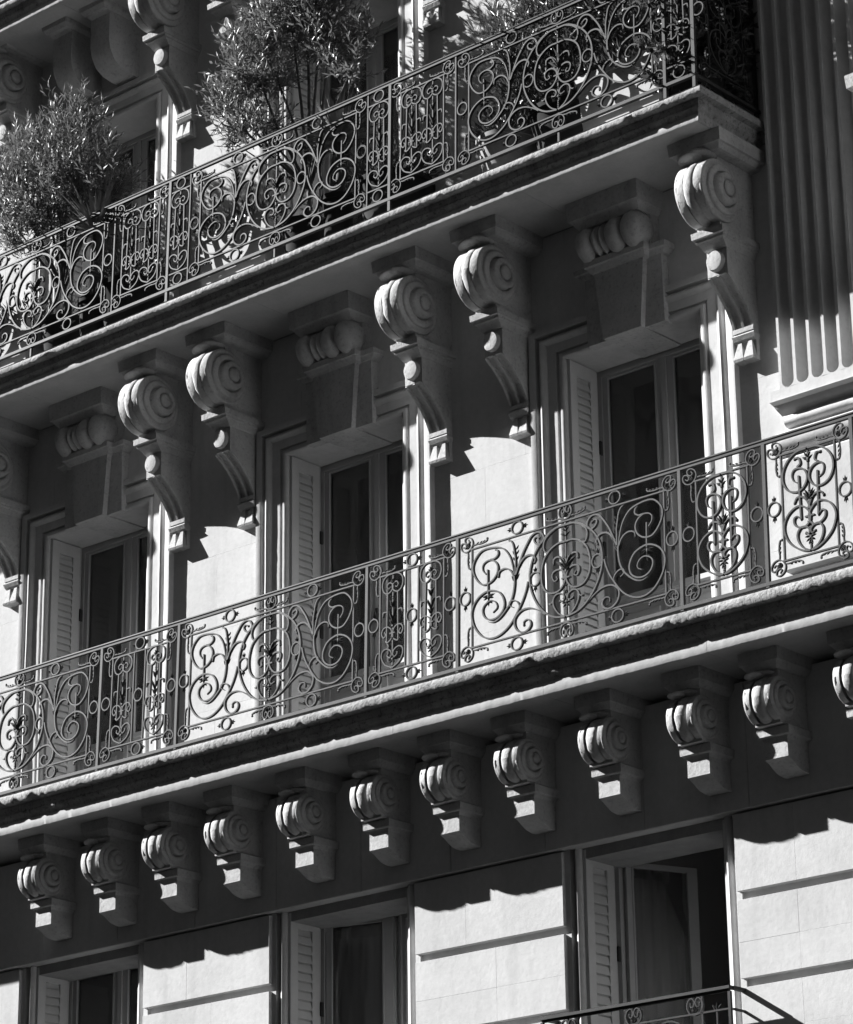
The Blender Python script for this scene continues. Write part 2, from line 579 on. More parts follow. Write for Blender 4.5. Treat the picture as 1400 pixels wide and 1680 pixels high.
# ------------------------------------------------------------------ volutes, brackets, modillions
def drum(yc, zc, R0, hw, seed, sx=1.0):
    """scroll front: three ribs round the roll, spiral-ish radius"""
    prof = [(-1, -.34), (-1, -.03), (-.97, .015), (-.88, .035), (-.79, .015), (-.74, -.04), (-.69, -.22), (-.60, -.34), (-.50, -.28), (-.43, -.05), (-.34, .03), (-.18, .065), (0, .078), (.18, .065), (.34, .03), (.43, -.05),
            (.50, -.28), (.60, -.34), (.69, -.22), (.74, -.04), (.79, .015), (.88, .035), (.97, .015), (1, -.03), (1, -.34)]
    mb = MB(); rings = []
    N = 44
    for i in range(N):
        a = 2*PI*i/N
        # a = 0 points to the street, grows downwards then to the wall
        rr = R0*.965
        ring = []
        for u, d in prof:
            r_ = rr+d*R0
            p = [u*hw, yc-math.cos(a)*r_, zc-math.sin(a)*r_]
            k = nz3(p, 22, .0065, seed)+nz3(p, 60, .0028, seed+3)-max(0, nz3(p, 9, 1, seed+7)-.38)*.03
            p[1] -= math.cos(a)*k; p[2] -= math.sin(a)*k
            ring.append(p)
        rings.append(ring)
    rings.append(rings[0])
    mb.loft(rings, closed=False, caps=False)
    return mb
def spiral(side, yc, zc, R0, hw, seed):
    """side of the roll: flat bands stepping out towards an off-centre eye"""
    # (radius, sideways, eccentricity)
    st = [(1.0, -.30, 0), (1.0, .0, 0), (.985, .02, 0), (.86, .03, 0), (.835, .01, 0), (.825, -.11, .1), (.79, -.12, .1), (.775, -.02, .1), (.765, .085, .12), (.74, .105, .14), (.60, .115, .2),
          (.565, .09, .3), (.555, -.01, .4), (.515, -.02, .55), (.50, .06, .7), (.485, .16, .8), (.46, .175, .9), (.325, .185, 1), (.30, .165, 1), (.29, .09, 1), (.255, .08, 1), (.245, .15, 1), (.225, .195, 1), (.12, .215, 1), (.005, .22, 1)]
    mb = MB(); rings = []
    N = 40
    for r, lt, e in st:
        ring = []
        for k in range(N):
            a = 2*PI*k/N
            rr = R0*r*(1+.035*math.sin(a*.5+.4)*(0 if r > .9 or r < .3 else 1))
            p = [side*(hw+R0*lt), yc+.22*R0*e-math.cos(a)*rr, zc+.10*R0*e-math.sin(a)*rr]
            n_ = nz3(p, 24, .003, seed)
            p[0] += side*n_*.8; p[1] += n_*.5
            ring.append(p)
        rings.append(ring)
    mb.loft(rings, caps=False)
    return mb
def stack(hwid, yf, levels):
    """rings of a capital that returns on three sides: (z, side offset, front offset)"""
    rings = []
    for z, ox, oy in levels:
        rings.append([(-hwid-ox, .01, z), (-hwid-ox, yf-oy, z), (hwid+ox, yf-oy, z), (hwid+ox, .01, z)])
    return MB().loft(rings)

def make_bracket(seed):
    t = thing('scroll_bracket', '-', 'bracket')
    L = lambda n, mb, sm=True, ang=40: link(n, mb.mesh(n, sm, ang), M_CARVE, t)
    h = .0815
    body = [(.01, 2.10), (-.046, 2.10), (-.030, 2.165), (-.040, 2.198), (-.056, 2.232), (-.080, 2.276), (-.110, 2.320), (-.147, 2.360), (-.192, 2.402), (-.245, 2.443), (-.300, 2.476), (-.322, 2.478),
            (-.322, 2.668), (-.30, 2.69), (-.30, 3.40), (.01, 3.40)]
    L('body', MB().loft([[(x, y, z) for y, z in body] for x in (-h, h)]), True, 25)
    curve = [(-.048, 2.170), (-.062, 2.19), (-.078, 2.22), (-.101, 2.26), (-.129, 2.302), (-.164, 2.342), (-.209, 2.387), (-.264, 2.43), (-.322, 2.470)]
    fl = MB()
    for xa, xb in ((-h, -h+.016), (-.009, .009), (h-.016, h)):
        rings = []
        for i, (y, z) in enumerate(curve):
            a = curve[min(i+1, 8)]; b = curve[max(i-1, 0)]
            tx, tz = a[0]-b[0], a[1]-b[1]; l = math.hypot(tx, tz)
            ny, nz = -tz/l, tx/l
            e = .0015
            j = nz3((xa, y*5, z*5), 12, .003, seed)
            rings.append([(xa-.0012, y-ny*.03, z-nz*.03), (xb+.0012, y-ny*.03, z-nz*.03), (xb+.0012, y+ny*(e+j), z+nz*(e+j)), (xa-.0012, y+ny*(e+j), z+nz*(e+j))])
        fl.loft(rings)
    fl.box(-h-.0012, h+.0012, -.066, -.02, 2.150, 2.182)
    L('fluting', fl, False)
    L('lip', MB().loft([[(-h-o, .01, z), (-h-o, yy, z), (h+o, yy, z), (h+o, .01, z)] for z, o, yy in ((2.085, -.004, -.045), (2.098, .002, -.060), (2.128, .008, -.074), (2.134, .002, -.064), (2.150, .0, -.058))]), False)
    for s in (-1, 1):       # two pointed drops that end the bracket
        g = MB()
        x0, x1 = (-h+.001, -.002) if s < 0 else (.002, h-.001)
        xm = (x0+x1)/2
        g.loft([[(xm-.016, .01, 2.084), (xm-.014, -.050, 2.084), (xm+.014, -.050, 2.084), (xm+.016, .01, 2.084)],
                [(x0, .01, 1.962), (x0, -.080, 1.962), (x1, -.080, 1.962), (x1, .01, 1.962)],
                [(x0, .01, 1.945), (x0, -.074, 1.945), (x1, -.074, 1.945), (x1, .01, 1.945)]])
        L('drop', g, False)
    L('foot_block', MB().box(-h+.001, h-.001, -.034, .01, 1.95, 2.09), False)
    dsc = MB(); rings = []
    for y, r in ((-.31, .066), (-.352, .066), (-.362, .060), (-.366, .03), (-.366, .001)):
        rings.append([(math.cos(2*PI*k/24)*r*1.0, y, 2.572+math.sin(2*PI*k/24)*r*1.12) for k in range(24)])
    dsc.loft(rings)
    L('disc', dsc)
    L('capital', stack(h, -.322, [(2.662, .0, .002), (2.668, .008, .02), (2.690, .016, .045), (2.706, .022, .065), (2.712, .034, .078), (2.728, .036, .085), (2.733, .046, .102), (2.778, .048, .106), (2.784, .036, .08), (2.80, .0, .0)]), False)
    L('roll', drum(-.392, 3.040, .223, .112, seed), True, 55)
    for s in (-1, 1):
        L('spiral', spiral(s, -.392, 3.040, .223, .108, seed), True, 60)
    tg = MB()
    tg.ell((-.040, -.520, 3.272), (.095, .060, .020), 14, Matrix.Rotation(R(-20), 3, 'X') @ Matrix.Rotation(R(-5), 3, 'Y'))
    tg.ell((-.01, -.45, 3.30), (.12, .12, .04), 10)
    L('leaf_tongue', tg)
    L('neck', MB().box(-h-.012, h+.012, -.40, .01, 2.79, 3.33), False)
    L('plate', stack(.15, -.46, [(3.300, .0, .0), (3.306, .02, .02), (3.335, .045, .05), (3.341, .06, .06), (3.43, .065, .07)]), False)
    return t
def make_modillion(seed):
    t = thing('modillion', '-', 'modillion')
    L = lambda n, mb, sm=True, ang=40: link(n, mb.mesh(n, sm, ang), M_CARVE, t)
    h = .0865
    body = [(-.05, -.952), (-.09, -.952), (-.15, -.948), (-.20, -.938), (-.24, -.918), (-.28, -.893), (-.322, -.876), (-.322, -.76), (-.30, -.74), (-.30, -.25), (-.05, -.25)]
    L('body', MB().loft([[(x, y, z) for y, z in body] for x in (-h, h)]), True, 25)
    L('capital', stack(h, -.322, [(-.765, .0, .001), (-.758, .004, .004), (-.744, .012, .010), (-.740, .030, .024), (-.735, .034, .028), (-.686, .036, .030), (-.680, .02, .02), (-.66, .0, .0)]), False)
    L('roll', drum(-.362, -.522, .146, .102, seed), True, 55)
    for s in (-1, 1):
        L('spiral', spiral(s, -.362, -.522, .146, .100, seed), True, 60)
    tg = MB()
    tg.ell((-.040, -.468, -.372), (.066, .045, .016), 14, Matrix.Rotation(R(-18), 3, 'X') @ Matrix.Rotation(R(-5), 3, 'Y'))
    tg.ell((-.005, -.38, -.352), (.085, .08, .026), 10)
    L('leaf_tongue', tg)
    L('neck', MB().box(-h-.008, h+.008, -.40, -.05, -.68, -.30), False)
    L('plate', stack(.105, -.42, [(-.335, .0, .0), (-.328, .01, .015), (-.30, .03, .04), (-.292, .04, .05), (-.209, .045, .055)]), False)
    return t

brs = [make_bracket(s) for s in (1.3, 8.7, 15.1, 23.9)]
mids = [2.55, 1.125, -.82, -1.575, -3.52, -4.275, -6.22]
mlab = ['rim of a scroll bracket just entering the picture beyond the fluted pilaster',
        'deep scroll bracket with round boss under the top balcony corner beside the fluted pilaster',
        'scroll bracket under the top balcony just before the window nearest the corner',
        'scroll bracket under the top balcony with badly weathered boss face, just past the middle window',
        'scroll bracket under the top balcony just before the middle window',
        'scroll bracket under the top balcony just past the window third from the corner',
        'scroll bracket under the top balcony cut by the edge of the photo']
ulab = [None, None, None, 'scroll bracket foot under the highest balcony above the railing, beside the big olive shrub',
        'scroll bracket half hidden behind the top of the olive shrub',
        'tall scroll bracket standing clear between the two shrubs on the top balcony',
        'scroll bracket mostly hidden behind the crown of the third shrub from the corner']
used = [False]*4
def place(proto, i, loc, label, group):
    if not used[i]:
        used[i] = True; proto[i].location = loc; proto[i]['label'] = label; proto[i]['group'] = group; return proto[i]
    o = dup(proto[i], loc, label); o['group'] = group; return o
for n, x in enumerate(mids):
    place(brs, n % 4, (x, 0, 0), mlab[n], 'scroll brackets under the top balcony')
for n, x in enumerate(mids):
    if ulab[n]: 
        o = dup(brs[n % 4], (x, 0, 3.587-.03), ulab[n]); o['group'] = 'scroll brackets under the highest balcony'
mds = [make_modillion(s) for s in (2.1, 5.5, 12.3, 18.8)]
used = [False]*4
mx = [-6.72, -6.06, -5.394, -4.682, -4.026, -3.375, -2.652, -1.945, -1.30, -.645, .07, .785, 1.382, 2.05]
names = ['first', 'second', 'third', 'fourth', 'fifth', 'sixth', 'seventh', 'eighth', 'ninth', 'tenth', 'eleventh', 'twelfth']
seen = [x for x in mx if x < 1.6 and x > -5.6]
for n, x in enumerate(mx):
    if x < -5.9: continue
    idx = len([y for y in mx if x < y])
    if x > 1.6: lb = 'small scroll modillion under the middle balcony cut off by the picture edge'
    else: lb = 'small scroll modillion, %s up from the low end of the row under the middle balcony' % names[sorted(seen).index(x)]
    o = place(mds, n % 4, (x, 0, 0), lb, 'small scroll modillions under the middle balcony')

# ------------------------------------------------------------------ keystones over the middle windows
def make_keystone():
    t = thing('keystone', '-', 'keystone')
    L = lambda n, mb, sm=False, ang=40: link(n, mb.mesh(n, sm, ang), M_CARVE, t)
    def tap(h0, h1, y, z0, z1):
        return MB().loft([[(-h0, .01, z0), (-h0, y, z0), (h0, y, z0), (h0, .01, z0)], [(-h1, .01, z1), (-h1, y-.01, z1), (h1, y-.01, z1), (h1, .01, z1)]])
    L('wing', tap(.335, .335, -.068, ZL-.006, 2.93))
    L('shaft', tap(.165, .215, -.115, ZL-.010, 2.93))
    L('soffit_stone', MB().box(-.165, .165, -.112, .34, ZL-.012, ZL+.004))
    L('capital', stack(.335, -.07, [(2.925, .0, .0), (2.93, .02, .02), (2.96, .05, .035), (2.965, .06, .05), (3.0, .065, .055)]))
    L('capital', stack(.22, -.12, [(2.92, .0, .0), (2.93, .02, .02), (2.96, .035, .045), (2.966, .045, .06), (3.006, .05, .065)]))
    prof = [(-.285, .02), (-.28, .09), (-.25, .125), (-.20, .135), (-.16, .115), (-.145, .085), (-.13, .10), (-.105, .118), (-.085, .10), (-.078, .088), (-.068, .105), (-.045, .120), (-.028, .10), (-.02, .09),
            (-.005, .115), (.03, .135), (.075, .135), (.105, .115), (.118, .09), (.13, .11), (.16, .135), (.20, .14), (.245, .12), (.28, .08), (.285, .02)]
    rings = [[(x, -.155-math.cos(2*PI*k/24)*r_, 3.125+math.sin(2*PI*k/24)*r_) for k in range(24)] for x, r_ in prof]
    L('roll', MB().loft(rings), True, 50)
    L('back_block', MB().box(-.27, .27, -.10, .01, 3.0, 3.26))
    L('plate', stack(.26, -.22, [(3.24, .0, .0), (3.25, .01, .01), (3.285, .03, .05), (3.292, .045, .07), (3.43, .05, .08)]))
    return t
ks = make_keystone()
for i, c in enumerate(CX):
    lb = 'carved keystone with ribbed roll over the middle-storey window %s' % ORD[i]
    if i == 0: ks.location = (c, 0, 0); ks['label'] = lb; ks['group'] = 'carved keystones'
    else: o = dup(ks, (c, 0, 0), lb)
# block modillions over the upper windows
def make_ublock():
    t = thing('stone_block_bracket', '-', 'bracket')
    b = [(.01, 2.72), (-.10, 2.72), (-.20, 2.735), (-.28, 2.78), (-.33, 2.86), (-.35, 2.95), (-.35, 3.2), (-.40, 3.23), (-.40, 3.34), (.01, 3.34)]
    link('body', MB().loft([[(x, y, z) for y, z in b] for x in (-.115, .115)]).mesh('body', True, 30), M_CARVE, t)
    link('plate', stack(.125, -.42, [(3.22, .0, .0), (3.25, .02, .03), (3.30, .03, .04)]).mesh('plate'), M_CARVE, t)
    return t
ub = make_ublock(); first = True
for i, c in enumerate(CX[1:]):
    for s, nm in ((-1, 'farther'), (1, 'nearer')):
        lb = 'plain shaded stone block above the %s upper window, the %s one of its pair' % (['second', 'third'][i], nm)
        if first: ub.location = (c+s*.235, 0, 3.587); ub['label'] = lb; ub['group'] = 'plain block brackets over the upper windows'; first = False
        else: dup(ub, (c+s*.235, 0, 3.587), lb)

# ------------------------------------------------------------------ fluted pilaster beside the balcony end
fp = thing('fluted_pilaster', 'broad fluted stone pilaster with rounded flute ends and moulded base, beside the balcony corner', 'pilaster')
YP = -.085; pitch = .1172; fw_ = .094; x0 = 1.402
zb, zt = 1.70, 7.2
mb = MB()
nf = 14
def flute_y(u):     # depth of the flute at u in -1..1
    return .046*math.sqrt(max(0, 1-u*u))
for i in range(nf):
    xa = x0+.020+i*pitch
    zlv = [zb-fw_/2+fw_/2*(1-math.cos(k*PI/2/8)) for k in range(9)] + [zb+.2*k for k in range(1, 28)]
    rings = []
    for z in zlv:
        if z < zb: wd = fw_/2*math.sqrt(max(1e-6, 1-((zb-z)/(fw_/2))**2))
        else: wd = fw_/2
        xc_ = xa+fw_/2
        rings.append([(xc_+wd*math.cos(PI-PI*k/10), YP+.082*(wd/(fw_/2))*math.sin(PI*k/10)*(1 if wd > .002 else 0), z) for k in range(11)])
    mb.loft(rings, closed=False, caps=False)
link('flute_channels', mb.mesh('flute_channels', True, 60), M_WALL, fp)
face = MB()
# fillets between the flutes, with the rounded ends cut out
zt2 = zb+5.4
def fillet(xl, xr, l_round, r_round):
    """strip between two flutes plus the spandrels at the round ends"""
    n = 8
    L_, R_ = [], []
    for k in range(n+1):
        z = zb-fw_/2+fw_/2*k/n
        dz = (zb-z)/(fw_/2)
        wd = fw_/2*(1-math.sqrt(max(0, 1-dz*dz)))
        L_.append((xl-(wd if l_round else 0), YP, z)); R_.append((xr+(wd if r_round else 0), YP, z))
    L_.append((xl, YP, zt2)); R_.append((xr, YP, zt2))
    o = len(face.v); face.v += L_+R_; m_ = len(L_)
    for k in range(m_-1): face.f.append((o+k, o+m_+k, o+m_+k+1, o+k+1))
for i in range(nf+1):
    xl = x0+.020+i*pitch-(pitch-fw_) if i else x0
    xr = x0+.020+i*pitch
    fillet(xl, xr, i > 0, i < nf)
link('fillets', face.mesh('fillets'), M_WALL, fp)
xe = x0+.02+nf*pitch
bs = MB()
bp_prof = [(.01, 1.7), (-.0, 1.655), (YP, 1.6529), (YP, 1.578), (YP-.018, 1.572), (-.058, 1.560), (-.052, 1.54), (-.040, 1.52), (-.026, 1.505), (-.018, 1.490), (-.022, 1.486), (-.024, 1.475),
           (-.034, 1.47), (-.044, 1.45), (-.040, 1.425), (-.022, 1.408), (.01, 1.405)]
rings = []
for i, x in enumerate([x0-.075]+[x0-.01+.05*k for k in range(40)]):
    rings.append([(x+(0 if i else 0)+(-.0 if i else (0.0+(1.56-z)*.55 if z < 1.56 else 0)), y+(nz3((x, y, z), 14, .003) if y < 0 else 0), z) for y, z in bp_prof])
bs.loft(rings)
link('base_moulding', bs.mesh('base_moulding', True, 40), M_WALL, fp)
# half-round stone torus lower on the same pier, and its plinth
tp = thing('stone_torus', 'rounded horizontal stone moulding on the wall behind the middle railing, below the fluted pilaster', 'moulding')
tr = MB(); rings = []
for i in range(30):
    x = 1.235+.07*i
    k = math.sqrt(max(0, 1-(1-min(1, i/1.5))**2)) if i < 2 else 1
    k = max(k, .25)
    rings.append([(x, .01, 1.30+.085*k)]+[(x, -.075*k*math.sin(PI*j/10)+nz3((x, j*.1, 0), 9, .002), 1.30+.085*k*math.cos(PI*j/10)) for j in range(11)]+[(x, .01, 1.30-.085*k)])
tr.loft(rings)
link('torus', tr.mesh('torus', True, 50), M_WALL, tp)
pl = MB()
pl.loft([[(1.345+o, .01, z), (1.345+o, y, z), (4, y, z), (4, .01, z)] for z, y, o in ((.415, -.080, 0), (1.16, -.080, 0), (1.19, -.03, .02), (1.20, .0, .02))])
link('panel', pl.mesh('panel'), M_WALL, tp)

# ------------------------------------------------------------------ windows
def shutter_mesh(z0, z1, solid):
    mb = MB()
    mb.box(-.009, .009, .022, .086, z0, z1)
    mb.box(-.009, .009, .236, .308, z0, z1)
    mb.box(-.009, .009, .086, .236, z1-.10, z1)
    mb.box(-.009, .009, .086, .236, z0, z0+.12)
    mb.box(-.009, .009, .086, .236, (z0+z1)/2-.03, (z0+z1)/2+.03)
    if solid: mb.box(-.0045, -.0015, .086, .236, z0+.12, z1-.10)
    mb.box(-.012, .012, .008, .0205, z0, z1)            # edge strip
    return mb.mesh('shutter')
def slat_mesh(pitch):
    mb = MB(); k = pitch/.055
    mb.loft([[(-.006, y, .022*k), (-.003, y, .024*k), (.0105, y, -.021*k), (.0075, y, -.023*k)] for y in (.083, .160, .232)])
    mb.box(-.004, .0115, .230, .240, -.026*k, -.004*k)
    return mb.mesh('slat')
SLATS = {}
HINGE = MB().box(-.006, .006, -.014, .014, -.05, .05).mesh('hinge')
SH = {}
def window(name, label, cx, z, top, bottom, open_=(0, 0), cat='window'):
    t = thing(name, label, cat, (cx, 0, 0))
    zt = z+top; zb_ = z+bottom
    fr = MB()
    for s in (-1, 1):
        a, b = sorted((s*.583, s*.548)); fr.box(a, b, .345, .405, zb_, zt)
    fr.box(-.548, .548, .345, .405, zt-.034, zt)
    fr.box(-.548, .548, .335, .347, zt-.052, zt-.030)
    link('frame', fr.mesh('frame'), M_PAINT, t)
    key = (round(top-bottom, 3))
    for s in (-1, 1):
        lf = MB()
        y0, y1 = .352, .392
        x_out, x_in = s*.546, s*.004
        def bx(xa, xb, za, zc, ya=y0, yb=y1): 
            a, b = sorted((xa, xb)); lf.box(a, b, ya, yb, za, zc)
        ztop = zt-.036
        bx(x_out, s*.500, zb_+.01, ztop); bx(s*.078, x_in, zb_+.01, ztop)
        bx(s*.500, s*.078, ztop-.034, ztop); bx(s*.500, s*.078, zb_+.01, zb_+.10); bx(s*.500, s*.078, zb_+.62, zb_+.70)
        bx(s*.535, s*.012, zb_+.655, zb_+.690, y0-.055, y0-.0005)
        if s > 0: bx(-.022, .022, zb_+.01, ztop, y0-.014, y0-.001)
        bx(s*.506, s*.494, zb_+.70, ztop-.034, y0-.006, y0+.001); bx(s*.084, s*.072, zb_+.70, ztop-.034, y0-.006, y0+.001)
        lo = link('window_leaf', lf.mesh('window_leaf'), M_PAINT, t)
        pn = link('pane', MB().box(min(s*.500, s*.078), max(s*.500, s*.078), y0+.018, y0+.022, zb_+.70, ztop-.034).mesh('pane'), M_GLASS, lo)
        pd = MB().box(min(s*.500, s*.078), max(s*.500, s*.078), y0+.012, y0+.028, zb_+.10, zb_+.62)
        a, b = sorted((s*.46, s*.118))
        pd.bbox(a, b, y0+.004, y0+.02, zb_+.14, zb_+.58, .012)
        link('lower_panel', pd.mesh('lower_panel'), M_PAINT, lo)
        an = open_[0] if s < 0 else -open_[1]
        if an:
            hinge = Vector((s*.546, .392, 0))
            lo.matrix_local = Matrix.Translation(hinge) @ Matrix.Rotation(R(an), 4, 'Z') @ Matrix.Translation(-hinge)
    if not any(open_):
        hd = MB().box(-.012, .012, .325, .338, z+1.05, z+1.16); hd.ell((0, .315, z+1.10), (.012, .012, .03), 6)
        link('handle', hd.mesh('handle'), M_IRON, t)
    sk = (round(top, 3), round(bottom, 3))
    pitch = .067 if bottom < 0 else .056
    if sk not in SH:
        SH[sk] = (shutter_mesh(0.0, top-bottom-.02, False), shutter_mesh(0.0, top-bottom-.02, True)); SLATS[sk] = slat_mesh(pitch)
    for s in (-1, 1):
        so_ = link('shutter', SH[sk][0 if s < 0 else 1], M_SHUT, t)
        so_.location = (s*.570, 0, zb_+.01)
        if s > 0: so_.scale = (-1, 1, 1)
        n = int((top-bottom-.26)/pitch)
        for i in range(n if s < 0 else 0):
            zz = .14+i*pitch+.02
            if abs(zz-(top-bottom-.02)/2) < .055: continue
            link('slat', SLATS[sk], M_SHUT, so_, (0, 0, zz))
    for zz in (.35, 1.1, 1.85):
        for s in (-1, 1): link('hinge', HINGE, M_IRON, t, (s*.560, .332, z+zz))
    return t
wl = {'middle': 'tall window with folded louvred shutter on the middle storey, %s',
      'upper': 'tall window behind the top railing, %s',
      'lower': 'lower-storey window with folded louvred shutter, %s'}
extra = {('lower', 0): 'lower-storey window standing open behind an iron guard rail, nearest the balcony corner'}
for fn, z in FLO.items():
    for i, c in enumerate(CX):
        lb = extra.get((fn, i), wl[fn] % ORD[i])
        if fn == 'lower': o = window('window', lb, c, z, 2.508, -.06, open_=[(66, 84), (14, 20), (0, 0)][i])
        else: o = window('window', lb, c, z, ZL, .02)
        o['group'] = fn+' storey windows'; o['kind'] = 'thing'

# curtains and blinds
def curtain(label, cx, xa, xb, y, z0, z1, amp, m, folds, seed, nm='curtain'):
    mb = MB(); n = 60
    rows = []
    for k in range(9):
        f = k/8; z = z0+(z1-z0)*f
        rows.append([(xa+(xb-xa)*i/n+nz3((i*.2, f*2, seed), 1.3, .012), y+amp*math.sin(i/n*folds*2*PI+1.3*noise.noise(Vector((i*.08, seed, f*.5))))*(1-.3*f)+.004*math.sin(i*.9), z) for i in range(n+1)])
    mb.loft(rows, closed=False, caps=False)
    o = link(nm, mb.mesh(nm, True), m)
    o.location = (cx, 0, 0); o['label'] = label; o['category'] = nm
    return o
zl = FLO['lower']
curtain('pale curtain in deep folds behind the lower window second from the balcony corner', CX[1], -.58, .60, .555, zl-.05, zl+2.47, .024, M_CURT, 7, 2.0)
oc = curtain('gathered curtain hanging inside the open lower window above the guard rail', CX[0], .06, .46, .07, zl-.05, zl+2.40, .022, M_CURT, 4, 5.0)
oc.location = (CX[0]-.55, .43, 0); oc.rotation_euler = (0, 0, R(66))
for i in (0, 1, 2):
    lbls = ['pale blind half drawn in the upper window nearest the balcony corner', 'pale blind half drawn in the upper window behind the olive shrub', 'pale blind half drawn in the upper window behind the third shrub']
    mb = MB().box(-.53, .53, .425, .43, 3.587+.1, 3.587+1.92)
    o = link('blind', mb.mesh('blind'), M_BLIND); o.location = (CX[i], 0, 0); o['label'] = lbls[i]; o['category'] = 'blind'

